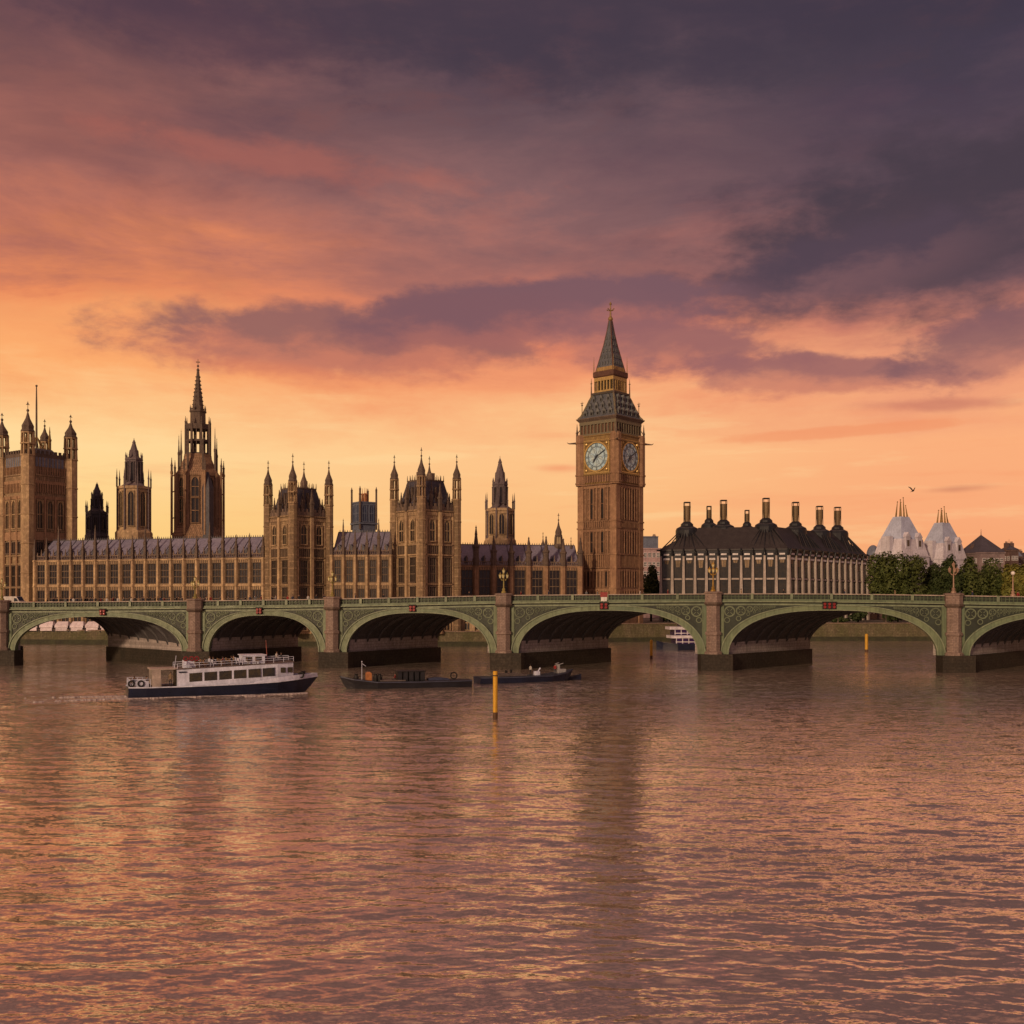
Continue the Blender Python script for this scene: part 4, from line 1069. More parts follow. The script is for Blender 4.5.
def clock_tower():
    Yc = CLK['Y']; s = Yc / FPX; Z = lambda py: zat(py, Yc - float(np.interp(py, [380, 430], [0, 8])))
    t = thing('clock_tower', 'tall russet gothic clock tower with gilded dials and dark spire', 'clock tower', (at(CLK['px'], Yc), Yc, 0), R(45 + 9.6 - azim(CLK['px'])))
    h = 33.2 * s / math.cos(R(9.6)) / math.sqrt(2) - 0.55
    w = MB(); w.box(-h, h, -h, h, 5.5, Z(484)); 
    for py in (474, 483.0, 520, 528, 554, 568, 590): pass
    for py, o in ((483.5, .55), (520.5, .22), (527.5, .22), (554, .45), (567.5, .45), (588, .3)): band(w, h, Z(py), .42, o)
    w.build('shaft', BWALL, t)
    # corner pilasters
    for k in range(4):
        q = MB(); q.M = turn(k * PI / 2)
        q.prism([(-h - .45, -h - .45), (-h + 1.75, -h - .45), (-h + 1.75, -h + .2), (-h + .2, -h + .2), (-h + .2, -h + 1.75), (-h - .45, -h + 1.75)], 5.5, Z(484))
        for py in (483.5, 520.5, 527.5, 554, 567.5, 588):
            q.prism([(-h - .65, -h - .65), (-h + 1.95, -h - .65), (-h + 1.95, -h + .0), (-h, -h), (-h + .0, -h + 1.95), (-h - .65, -h + 1.95)], Z(py) - .22, Z(py) + .22)
        q.build('corner_pilaster', BSTONE, t)
    for k in range(4):
        F = turn(k * PI / 2) @ shift(0, -h, 0)
        q = MB(); q.M = F
        # vertical ribs on each stage
        for (pa, pb) in ((484, 520), (528, 554), (568, 588), (588, 600)):
            for x in (-4.1, -2.7, -1.35, 0, 1.35, 2.7, 4.1): q.box(x - .17, x + .17, -.38, 0, Z(pb) + .2, Z(pa) - .3)
            q.box(-h + 1, h - 1, -.30, 0, Z(pa) - 1.0, Z(pa) - .2)
        for (pa, pb) in ((520.5, 527.5), (554, 567.5)):
            for j in range(15):
                x = -h + 1.9 + (2 * h - 3.8) * j / 14; q.box(x - .13, x + .13, -.34, 0, Z(pb) + .2, Z(pa) - .2)
        q.build('ribbing', BSTONE, t)
        for (pa, pb) in ((488, 518), (531, 552)):
            for x in (-2.0, 2.0): window(t, F @ shift(x, 0, Z(pb)), .95, Z(pa) - Z(pb), 0, True, 1, BPANEL, .24)
        for x in (-3.4, 3.4, 0): window(t, F @ shift(x, 0, Z(586)), .8, Z(571) - Z(586), 0, True, 0, BPANEL, .24)
    # clock stage, wider
    h2 = h + .35
    w = MB(); w.frustum(0, 0, Z(484), Z(481.5), h, h, h2, h2); w.box(-h2, h2, -h2, h2, Z(481.5), Z(434)); band(w, h2, Z(473), .45, .35); band(w, h2, Z(440), .5, .35); band(w, h2, Z(434), .35, .25)
    st = w.build('clock_stage', GILT, t)
    for k in range(4):
        ar = MB(); ar.M = turn(k * PI / 2) @ shift(0, -h2, 0)
        for j in range(12):
            x = -h2 + 1.9 + (2 * h2 - 3.8) * j / 11; ar.box(x - .17, x + .17, -.25, 0, Z(481.5), Z(474))
        ar.build('arcade', BSTONE, st)
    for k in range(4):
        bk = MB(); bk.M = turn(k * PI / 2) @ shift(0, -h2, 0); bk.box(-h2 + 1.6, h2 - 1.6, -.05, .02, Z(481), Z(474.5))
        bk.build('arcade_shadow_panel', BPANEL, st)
    for k in range(4):
        q = MB(); q.M = turn(k * PI / 2); q.lathe(-h2 + .75, -h2 + .75, [(1.75, Z(484)), (1.75, Z(434)), (1.4, Z(432))], 8, PI / 8)
        for py in (481.5, 473, 440): q.lathe(-h2 + .75, -h2 + .75, [(1.95, Z(py) - .25), (1.95, Z(py) + .25)], 8, PI / 8)
        cb = q.build('corner_shaft', BSTONE, st)
        g_ = MB(); g_.M = turn(k * PI / 2)
        g_.tube((-h2 - .3, -h2 - .3, Z(440)), (-h2 - 2.0, -h2 - 2.0, Z(440.5)), .35, .16, 6); g_.tube((-h2 - 2.0, -h2 - 2.0, Z(440.5)), (-h2 - 2.4, -h2 - 2.4, Z(439.4)), .16, .08, 6)
        g_.build('gargoyle', STONED, cb)
        p = MB(); p.M = turn(k * PI / 2)
        pinnacle(p, -h2 - .2, -h2 - .2, Z(438), Z(421), .34); 
        p.build('pinnacle', STONED, cb)
        p = MB(); p.M = turn(k * PI / 2); p.tube((-h2 + .9, -h2 + .9, Z(434)), (-h2 + .9, -h2 + .9, Z(404)), .20, .10, 6); p.sphere((-h2 + .9, -h2 + .9, Z(403.5)), .32, 6); p.box(-h2 + .4, -h2 + 1.4, -h2 + .85, -h2 + .95, Z(402), Z(401.4)); p.tube((-h2 + .9, -h2 + .9, Z(404)), (-h2 + .9, -h2 + .9, Z(400)), .08, .04, 6)
        p.tube((-h2 - .1, -h2 - .1, Z(430)), (-h2 + .9, -h2 + .9, Z(424)), .13, .1, 4)
        p.build('corner_finial', STONED, cb)
    # dials
    rd = 13.6 * s; zc = Z(455.6)
    DK = mat('dial_black', (0.03, 0.045, 0.07), 0.4, scale=2); GD = mat('gold_leaf', (0.62, 0.44, 0.16), 0.4, 0.3, scale=1.5, var=.3)
    for k in range(4):
        F = turn(k * PI / 2) @ shift(0, -h2, zc) @ Matrix.Rotation(PI / 2, 4, 'X')     # local z points outwards (-y)
        q = MB(); q.M = F
        q.lathe(0, 0, [(rd, 0.02), (rd, 0.14)], 48)
        dial = q.build('clock_dial', dial_material(), t)
        def ring(r0, r1, z0, z1, n=48, M=F):
            mb = MB(); mb.M = M; rings = []
            for i in range(n + 1):
                a = 2 * PI * i / n; c_, s_ = math.cos(a), math.sin(a)
                rings.append([(r0 * c_, r0 * s_, z0), (r1 * c_, r1 * s_, z0), (r1 * c_, r1 * s_, z1), (r0 * c_, r0 * s_, z1)])
            mb.loft(rings); return mb
        ring(rd, rd * 1.10, 0.02, .34).build('bezel', GD, dial)
        nr = ring(rd * .97, rd * .985, .14, .2); 
        nr.cur = 0
        for i in range(49):
            pass
        nr.build('minute_ring', DK, dial)
        ring(rd * .70, rd * .735, .14, .2).build('inner_ring', DK, dial)
        # roman numerals as strokes on the chapter ring
        nm = MB()
        rom = ['XII', 'I', 'II', 'III', 'IIII', 'V', 'VI', 'VII', 'VIII', 'IX', 'X', 'XI']
        for i, rstr in enumerate(rom):
            a = PI / 2 - i * PI / 6; wd = .34; tot = wd * len(rstr)
            M2 = F @ Matrix.Rotation(a - PI / 2, 4, 'Z') @ shift(0, rd * .855, .14)
            nm.M = M2
            for j, chh in enumerate(rstr):
                x = -tot / 2 + wd * (j + .5); hh = rd * .10; b0 = .055
                if chh == 'I': nm.box(x - b0, x + b0, -hh, hh, 0, .06)
                elif chh == 'V': nm.tube((x - .13, hh, .03), (x, -hh, .03), b0, b0, 4); nm.tube((x + .13, hh, .03), (x, -hh, .03), b0, b0, 4)
                else: nm.tube((x - .13, hh, .03), (x + .13, -hh, .03), b0, b0, 4); nm.tube((x + .13, hh, .03), (x - .13, -hh, .03), b0, b0, 4)
        nm.M = F
        for i in range(60):
            a = 2 * PI * i / 60; nm.box(0, 0, 0, 0, 0, 0) if False else nm.tube((rd * .95 * math.cos(a), rd * .95 * math.sin(a), .17), (rd * .98 * math.cos(a), rd * .98 * math.sin(a), .17), .05, .05, 4)
        nm.M = F; mb3 = ring(rd * .775, rd * .785, .14, .19); k0 = len(nm.v); nm.v += mb3.v; nm.f += [tuple(k0 + q_ for q_ in f_) for f_ in mb3.f]; nm.mi += mb3.mi
        nm.build('numerals', DK, dial)
        # rosette of glazing bars in the centre
        gz = MB(); gz.M = F
        for i in range(12):
            a = 2 * PI * i / 12; gz.tube((rd * .1 * math.cos(a), rd * .1 * math.sin(a), .16), (rd * .70 * math.cos(a), rd * .70 * math.sin(a), .16), .05, .05, 4)
        for i in range(6):
            a = 2 * PI * i / 6 + .3; mb2 = ring(rd * .26, rd * .275, .14, .19, 16, F @ shift(rd * .40 * math.cos(a), rd * .40 * math.sin(a), 0)); k0 = len(gz.v); gz.v += mb2.v; gz.f += [tuple(k0 + q_ for q_ in f_) for f_ in mb2.f]; gz.mi += mb2.mi
        gz.build('glazing_bars', mat('grey_bars', (0.16, 0.18, 0.22), .5, scale=2), dial)
        # hands: ten past seven
        hd = MB(); ah = PI / 2 - (7 + 10 / 60) * PI / 6; am = PI / 2 - 10 * PI / 30
        for a, ln, w0 in ((ah, .52, .26), (am, .88, .16)):
            hd.M = F @ Matrix.Rotation(a, 4, 'Z'); hd.prism([(-rd * .16, -w0 * .8), (rd * ln * .75, -w0), (rd * ln, 0), (rd * ln * .75, w0), (-rd * .16, w0 * .8)], .24, .32)
        hd.M = F; hd.lathe(0, 0, [(.4, .2), (.4, .36)], 12)
        hd.build('hands', DK, dial)
        sp = MB(); sp.M = turn(k * PI / 2) @ shift(0, -h2, zc)
        # gilded square frame with corner ornaments
        e = rd * 1.13
        for (x0, x1, z0, z1) in ((-e, e, e * .98, e * 1.08), (-e, e, -e * 1.08, -e * .98), (-e, -e * .93, -e, e), (e * .93, e, -e, e)): sp.box(x0, x1, -.26, 0.01, z0, z1)
        for sx in (-1, 1):
            for sz in (-1, 1):
                for rr_ in (.25, .13): sp.sphere((sx * e * .80, -.06, sz * e * .84), rr_ * 2.0, 8)
        sp.build('dial_surround', GD, dial)
    # belfry: arcaded, then iron roof
    h3 = h2 - .35; q = MB(); q.box(-h3 + .35, h3 - .35, -h3 + .35, h3 - .35, Z(434), Z(420)); bf = q.build('belfry', BPANEL, t)
    q = MB()
    for k in range(4):
        q.M = turn(k * PI / 2) @ shift(0, -h3, 0)
        for j in range(11):
            x = -h3 + .3 + (2 * h3 - .6) * j / 10; q.box(x - .21, x + .21, -.05, .36, Z(434), Z(421.5))
        q.box(-h3, h3, -.1, .36, Z(423), Z(420)); q.box(-h3 - .0, h3, -.12, .36, Z(434), Z(431.5))
    q.build('arch_piers', mat('olive_grey_iron', (0.21, 0.18, 0.11), .55, .1, scale=.8, col2=(.13, .13, .10), var=.5), bf)
    ev = MB(); ev.frustum(0, 0, Z(420), Z(417.5), h3 + .1, h3 + .1, h3 + .8, h3 + .8); ev.box(-h3 - .8, h3 + .8, -h3 - .8, h3 + .8, Z(417.5), Z(416.8)); ev.build('eaves', STONED, t)
    h4 = 16.4 * s / math.sqrt(2)
    rf = MB(); hA = h3 + .3
    prof = [(hA, Z(416.8)), (hA * .90, Z(414)), (hA * .80, Z(408.5)), (hA * .66, Z(400)), (h4 * 1.10, Z(394.5))]
    rings = [[(-a, -a, z), (a, -a, z), (a, a, z), (-a, a, z)] for a, z in prof]
    rf.loft(rings); lr = rf.build('lower_roof', CAST, t)
    for k in range(4):
        rb = MB(); rb.M = turn(k * PI / 2)
        for (a, z), (c, z2) in zip(prof, prof[1:]): rb.tube((-a, -a, z), (-c, -c, z2), .38, .34, 6)
        rb.build('hip_rib', mat('olive_grey_iron', (0.21, 0.18, 0.11)), lr)
    for k in range(4):
        for (py, zz, nn, wd) in ((414.6, 0, 5, .62), (408, 0, 4, .55), (401.5, 0, 3, .5)):
            f_ = (Z(py) - prof[0][1]) / (prof[-1][1] - prof[0][1])
            a = float(np.interp(Z(py), [p_[1] for p_ in prof], [p_[0] for p_ in prof]))
            for j in range(nn):
                x = (j - (nn - 1) / 2) * (2 * a / (nn + .6)); d_ = MB(); d_.M = turn(k * PI / 2) @ shift(x, -a - .18, Z(py))
                d_.box(-wd, wd, 0, 1.4, 0, 1.1); d_.add([(-wd * 1.2, -.08, 1.1), (wd * 1.2, -.08, 1.1), (0, -.08, 2.1), (-wd * 1.2, 1.8, 1.1), (wd * 1.2, 1.8, 1.1), (0, 1.8, 2.1)], [(0, 1, 2), (0, 2, 5, 3), (1, 4, 5, 2)])
                dd = d_.build('dormer', mat('pale_lead', (0.16, 0.175, 0.18), .5, scale=1, var=.4), lr)
                o_ = MB(); o_.M = d_.M; o_.box(-wd * .6, wd * .6, -.04, 0, .15, .95); o_.build('opening', IRON, dd)
    # lantern gallery
    g2 = MB(); g2.box(-h4 * 1.18, h4 * 1.18, -h4 * 1.18, h4 * 1.18, Z(394.5), Z(392.5)); g2.box(-h4 * .8, h4 * .8, -h4 * .8, h4 * .8, Z(392.5), Z(379)); lt = g2.build('gallery', mat('dark_bronze', (0.07, 0.06, 0.05), .5, scale=1), t)
    q = MB()
    for k in range(4):
        q.M = turn(k * PI / 2) @ shift(0, -h4, 0)
        for j in range(7):
            x = -h4 + .2 + (2 * h4 - .4) * j / 6; q.box(x - .22, x + .22, -.02, .4, Z(392.5), Z(379))
        q.box(-h4, h4, -.05, .4, Z(382), Z(378.5)); q.box(-h4, h4, -.06, .4, Z(392.5), Z(390.5))
        q.M = turn(k * PI / 2); 
    q.build('arch_piers', mat('bright_gilding', (0.48, 0.33, 0.12), .5, .1, scale=1, var=.4), lt)
    for k in range(4):
        p = MB(); p.M = turn(k * PI / 2); e = h4 * 1.18
        p.tube((-e, -e, Z(396)), (-e, -e, Z(383)), .24, .12, 6); p.tube((-e, -e, Z(383)), (-e, -e, Z(379)), .12, .04, 6); p.box(-e - .35, -e + .35, -e - .05, -e + .05, Z(384), Z(383.4)); p.build('corner_finial', STONED, lt)
        p = MB(); p.M = turn(k * PI / 2); e = h4 * 1.02; p.tube((-e, -e, Z(373)), (-e, -e, Z(362)), .16, .07, 6); p.tube((-e, -e, Z(362)), (-e, -e, Z(357)), .06, .03, 6); p.build('spire_finial', GILT, lt)
    # upper spire
    sp = MB(); a0 = h4 * .98
    prof = [(h4 * 1.0, Z(379)), (h4 * 1.08, Z(377.5)), (h4 * 1.08, Z(373)), (a0 * .92, Z(372)), (a0 * .66, Z(358)), (a0 * .42, Z(345)), (a0 * .22, Z(331)), (a0 * .11, Z(321))]
    rings = [[(-a, -a, z), (a, -a, z), (a, a, z), (-a, a, z)] for a, z in prof[3:]]
    sp.loft(rings); so = sp.build('spire', CAST, t)
    q = MB(); rings = [[(-a, -a, z), (a, -a, z), (a, a, z), (-a, a, z)] for a, z in prof[:4]]; q.loft(rings); q.build('spire_eaves', mat('oxblood_iron', (0.13, 0.06, 0.04), .6, scale=1), so)
    q = MB(); 
    q.loft([[(-a, -a, z), (a, -a, z), (a, a, z), (-a, a, z)] for a, z in ((a0 * .945, Z(372.2)), (a0 * .88, Z(368.2)))]); q.build('gilt_band', GILT, so)
    for k in range(4):
        q = MB(); q.M = turn(k * PI / 2)
        for (a, z), (c, z2) in zip(prof[3:], prof[4:]): q.tube((-a, -a, z), (-c, -c, z2), .2, .17, 5)
        q.build('hip_rib', mat('oxblood_iron', (0.13, 0.06, 0.04)), so)
    for k in range(4):
        q = MB(); q.M = turn(k * PI / 2)
        for py in (366, 359.5, 353, 346.5, 340):
            a = float(np.interp(Z(py), [p_[1] for p_ in prof[3:]], [p_[0] for p_ in prof[3:]])); n_ = max(1, int(a / .55))
            for j in range(n_):
                x = (j - (n_ - 1) / 2) * 2 * a / (n_ + .4); q.frustum(x, -a - .05, Z(py), Z(py) + 1.1, .22, .16, .03, .05)
        q.build('lucarnes', mat('pale_lead', (0.16, 0.175, 0.18)), so)
    f = MB(); f.lathe(0, 0, [(.5, Z(321)), (.75, Z(319.5)), (.75, Z(318.5)), (.34, Z(317)), (.22, Z(311)), (.16, Z(302))], 8)
    f.sphere((0, 0, Z(319)), .8, 8); f.sphere((0, 0, Z(304)), .42, 6)
    for k in range(4):
        f.M = turn(k * PI / 2); f.tube((0, 0, Z(311)), (1.25, 0, Z(309.7)), .13, .1, 5); f.sphere((1.25, 0, Z(309.5)), .22, 6)
    f.build('finial', GILT, t)
clock_tower()
# ------------------------------------------------------------------ dark roofed office with tall roof vents
BRONZE = mat('bronze_roof', (0.052, 0.050, 0.052), 0.45, 0.2, var=0.35, scale=0.5, col2=(0.030, 0.029, 0.032), streak=.4)
BRDK = mat('dark_bronze_band', (0.022, 0.026, 0.034), 0.45, 0.2, var=0.4, scale=0.6)
SANDP = mat('buff_stone_pier', (0.46, 0.41, 0.37), 0.8, var=0.35, scale=0.6, col2=(0.34, 0.30, 0.27), streak=.4)
VENT = mat('ochre_vent_metal', (0.19, 0.135, 0.07), 0.55, 0.1, var=0.4, scale=0.7, col2=(0.19, 0.13, 0.06))
OGL = mat('office_glass', (0.025, 0.028, 0.026), 0.15, var=0.5, scale=0.6, col2=(0.06, 0.05, 0.035), spec=.6)
PALEW = mat('pale_white_and_reflection', (0.80, 0.79, 0.80), 0.6, var=0.35, scale=1.2, col2=(0.40, 0.38, 0.38))
def office():
    Cn = Vector((at(788, 352), 352)); Lf = Vector((at(661, 360), 360)); Rt = Vector((at(866, 398), 398)); Bk = Lf + (Rt - Cn)
    t = thing('office_building', 'dark bronze roofed office block with pale stone fins and eight tall roof vents', 'office building', (Cn.x, Cn.y, 0), 0)
    loc = lambda v: (v.x - Cn.x, v.y - Cn.y)
    Z = lambda py: zat(py, 352)
    z0, ze = 5.8, zat(550, 352)
    poly = [loc(Cn), loc(Rt), loc(Bk), loc(Lf)]
    w = MB(); w.prism(poly, z0, ze); w.build('wall', BRDK, t)
    def inset(d):
        c = ((poly[0][0] + poly[2][0]) / 2, (poly[0][1] + poly[2][1]) / 2); out = []
        n = 4
        for i in range(n):
            p = Vector(poly[i]); a = Vector(poly[i - 1]) - p; b_ = Vector(poly[(i + 1) % n]) - p
            a.normalize(); b_.normalize(); k = d / math.sin(a.angle(b_)); q = p + (a + b_) * k; out.append((q.x, q.y))
        return out
    zr = zat(528, 366)
    rf = MB(); top = inset(7.0); out = inset(-.8)
    rf.prism(out, ze + .01, ze + .5); rf.prism(inset(-.3), ze + .5, zr, top); 
    # concave skirts and standing seams along both visible faces
    roof = rf.build('roof', BRONZE, t)
    for (a, b_, nb, nm) in ((Lf, Cn, 11, 'L'), (Cn, Rt, 13, 'R')):
        A, B = Vector(loc(a)), Vector(loc(b_)); d = (B - A); ln = d.length; ang = math.atan2(d.y, d.x)
        M = shift(A.x, A.y, 0) @ turn(ang); bay = ln / nb
        for i in range(nb + 1):
            x = bay * i; q = MB(); q.M = M
            q.add([(x - .62, -1.15, z0), (x + .62, -1.15, z0), (x + .62, 0, z0), (x - .62, 0, z0), (x - .30, -.8, Z(555)), (x + .30, -.8, Z(555)), (x + .30, 0, Z(555)), (x - .30, 0, Z(555))],
                  [(0, 3, 2, 1), (4, 5, 6, 7), (0, 1, 5, 4), (1, 2, 6, 5), (2, 3, 7, 6), (3, 0, 4, 7)])
            q.build('stone_fin', SANDP, t)
            q = MB(); q.M = M; q.tube((x, -.75, Z(555)), (x, -1.2, ze + .2), .32, .30, 6); q.tube((x, -1.2, ze + .2), (x, -.2, ze + .7), .3, .26, 6); q.build('fin_bracket', BRDK, t)
        for i in range(nb):
            x = bay * (i + .5); hw = bay / 2 - .62
            for (pa, pb, nm2) in ((597, 580, 1), (577.5, 557.5, 2)):
                f = MB(); f.M = M; z1, z2 = Z(pa), Z(pb)
                f.box(x - hw, x + hw, -.22, 0, z2 - .12, z2); f.box(x - hw, x + hw, -.35, 0, z1, z1 + .15); f.box(x - .05, x + .05, -.14, -.03, z1, z2)
                f.box(x - hw, x + hw, -.14, -.03, (z1 + z2) / 2 - .06, (z1 + z2) / 2 + .06)
                fo = f.build('window', BRDK, t); g_ = MB(); g_.M = M; g_.box(x - hw, x + hw, -.03, .0, z1, z2); g_.build('pane', OGL, fo)
                if nm2 == 2:
                    bl = MB(); bl.M = M; dr = (.30, .45, .25, .5)[i % 4] * (z2 - z1)
                    bl.add([(x - hw * .7, -.09, z2 - .15), (x + hw * .7, -.09, z2 - .15), (x + hw * .45, -.09, z2 - dr), (x - hw * .45, -.09, z2 - dr), (x - hw * .7, -.05, z2 - .15), (x + hw * .7, -.05, z2 - .15), (x + hw * .45, -.05, z2 - dr), (x - hw * .45, -.05, z2 - dr)],
                           [(3, 2, 1, 0), (4, 5, 6, 7), (0, 1, 5, 4), (1, 2, 6, 5), (2, 3, 7, 6), (3, 0, 4, 7)])
                    bl.build('blind', mat('ochre_blind', (0.30, 0.22, 0.13), .7, var=.5, scale=.8), fo)
            q = MB(); q.M = M; q.box(x - hw, x + hw, -.55, 0, Z(579.5), Z(577.8)); q.build('balcony_rail', SANDP, t)
            q = MB(); q.M = M; q.box(x - hw * .72, x + hw * .72, -.62, -.4, Z(554.6), Z(552.9)); q.build('attic_window', PALEW, t)  # flat pale colour stands in for reflections on the attic glass, both rows
            q = MB(); q.M = M; q.box(x - hw * .80, x + hw * .80, -.5, -.3, Z(559.3), Z(557.3)); q.build('attic_window', PALEW, t)
        q = MB(); q.M = M; q.box(0, ln, -.42, 0, Z(552.8), Z(550)); q.box(0, ln, -.38, 0, Z(557), Z(554.8)); q.build('attic_band', BRDK, t)
    # vents: big ones near, two small ones on the far ridge
    def vent(px, Yd, pt, big=True):
        k = Yd / FPX; zt_ = zat(pt, Yd); zb = zt_ - (9.6 if big else 7.2); x, y = at(px, Yd) - Cn.x, Yd - Cn.y
        q = MB(); r = 3.3 if big else 2.4
        q.lathe(x, y, [(r * 1.15, zb - 4), (r * 1.15, zb), (r * 1.05, zb + .8), (r * .65, zb + 1.5), (r * .62, zb + 2.2), (r * .35, zb + 3.0)], 16)
        base = q.build('vent', BRDK, t)
        q = MB(); q.lathe(x, y, [(r * 1.08, zb + .55), (r * .98, zb + .95)], 16); q.build('ring', mat('grey_ring', (0.22, 0.22, 0.24), .4, .2, scale=1), base)
        q = MB(); q.lathe(x, y, [(r * .27, zb + 2.8), (r * .38, zt_ - 1.4)], 12); q.build('stack', VENT, base)
        q = MB(); rr = r * .42
        q.lathe(x, y, [(rr, zt_ - .35), (rr, zt_)], 4, PI / 4); q.lathe(x, y, [(rr * .95, zt_ - 1.6), (rr * .95, zt_ - 1.35)], 4, PI / 4)
        for i in range(4):
            a = PI / 4 + PI / 2 * i; q.tube((x + rr * .95 * math.cos(a), y + rr * .95 * math.sin(a), zb + 2.6), (x + rr * .95 * math.cos(a), y + rr * .95 * math.sin(a), zt_ - .1), .13, .13, 4)
        q.build('frame', IRON, base)
        # ducts sweeping down the slope from the drum
        return x, y, zb
    near = []
    for px, Yd, pt in ((687, 366, 502), (723.5, 366, 500), (766, 362, 498), (795.5, 371, 502), (819.5, 384.5, 506), (837.5, 396, 507)):
        near.append(vent(px, Yd, pt))
    vent(709, 375, 506, False); vent(747, 392, 510, False)
    for (a, b_, nb, who) in ((Lf, Cn, 22, (0, 1, 2)), (Cn, Rt, 30, (2, 3, 4, 5))):
        A, B = Vector(loc(a)), Vector(loc(b_))
        for i in range(nb + 1):
            p = A + (B - A) * (i / nb); best = min(who, key=lambda j: (near[j][0] - p.x) ** 2 + (near[j][1] - p.y) ** 2)
            vx, vy, vz = near[best]; q = MB()
            dd = Vector((p.x - vx, p.y - vy)).normalized()
            e = Vector((vx + dd.x * 2.9, vy + dd.y * 2.9))
            q.tube((p.x, p.y, ze + .45), (e.x, e.y, vz - .1), .22, .16, 5); q.build('duct', BRONZE if i % 2 else BRDK, roof)
office()

# ------------------------------------------------------------------ pale stone blocks with gilt spikes, and houses beyond
PALE = mat('pale_portland_stone', (0.64, 0.63, 0.72), 0.8, var=0.2, scale=0.25, col2=(0.50, 0.47, 0.53), streak=.5)
PALEROOF = mat('pale_blue_roof', (0.46, 0.53, 0.70), 0.6, var=0.2, scale=0.3, col2=(0.34, 0.39, 0.52), streak=.4)
PINK = mat('pink_render', (0.48, 0.34, 0.34), 0.8, var=0.3, scale=0.3, col2=(0.36, 0.26, 0.27), streak=.4)
BRICK = mat('dusky_brick', (0.19, 0.125, 0.115), 0.85, var=0.4, scale=0.3, brick=1.5)
def grid_windows(t, F, w, z0, z1, nx, nz, wm, ww=1.1, wh=1.6, fm=None):
    for i in range(nx):
        for j in range(nz):
            window(t, F @ shift(-w / 2 + w * (i + .5) / nx, 0, z0 + (z1 - z0) * (j + .5) / nz - wh / 2), ww, wh, 1, False, 1, fm or wm, .14)
def spiked_block(label, px, Yc, pys, hwb, hwt, rz, pspike):
    s = Yc / FPX; Z = lambda py: zat(py, Yc)
    t = thing('spiked_block', label, 'building', (at(px, Yc), Yc, 0), R(rz) - R(azim(px)) * .0)
    eave, top = pys; a, b_ = hwb * s, hwt * s
    w = MB(); w.box(-a, a, -a * .8, a * .8, 5.8, Z(eave)); w.box(-a * 1.03, a * 1.03, -a * .83, a * .83, Z(eave) - .5, Z(eave)); w.build('wall', PALE, t)
    rf = MB(); zm = Z(eave) + (Z(top) - Z(eave)) * .42
    rf.cur = 1; rf.frustum(0, 0, Z(eave), zm, a * .97, a * .78, a * .76, a * .61); rf.cur = 0; rf.frustum(0, 0, zm, Z(top), a * .74, a * .59, b_, b_ * .8)
    ro = rf.build('roof', [PALEROOF, PALE], t)
    for sx in (-1, 1):
        q = MB(); q.M = shift(sx * a * .42, -a * .72, zm - 4); q.box(-1.4, 1.4, 0, 4, 0, 4.6); q.add([(-1.7, -.1, 4.6), (1.7, -.1, 4.6), (0, -.1, 6.6), (-1.7, 4, 4.6), (1.7, 4, 4.6), (0, 4, 6.6)], [(0, 1, 2), (0, 2, 5, 3), (1, 4, 5, 2)])
        dd = q.build('dormer', PALE, ro); o_ = MB(); o_.M = q.M; o_.box(-.7, .7, -.06, 0, 1.0, 3.4); o_.build('opening', OGL, dd)
        q = MB(); q.box(sx * a * .98 - 1.1, sx * a * .98 + 1.1, -2, 2, Z(eave) - 1, zm + 1); q.build('chimney', PALE, ro)
    for k in range(4):
        F = turn(k * PI / 2); dist = a * .8 if k % 2 == 0 else a; wid = 2 * a if k % 2 == 0 else 1.6 * a
        grid_windows(t, F @ shift(0, -dist, 0), wid * .86, 8, Z(eave) - 1.2, 5, 5, PALE)
    for i, (x, y, dx, hgt) in enumerate(((-.8, -.6, .42, .75), (-.15, -.7, .12, 1.0), (.35, .5, -.1, .92), (.8, -.6, -.42, .6), (-.5, .6, .3, .8))):
        q = MB(); zt_ = Z(top) + (Z(pspike) - Z(top)) * hgt
        q.tube((x * b_, y * b_, Z(top) - .3), (x * b_ + dx * b_ * .5, y * b_ * .7, zt_), .42, .10, 6); q.sphere((x * b_ + dx * b_ * .5, y * b_ * .7, zt_), .26, 6); q.build('spike', GILT, ro)
spiked_block('larger pale stone block with gilt spikes, left of its twin behind the trees', 901, 440, (556, 517), 21.5, 6.2, 33, 498)
spiked_block('smaller pale stone block with gilt spikes, right of its twin behind the trees', 942, 452, (559, 523), 19.5, 5.8, 33, 507)

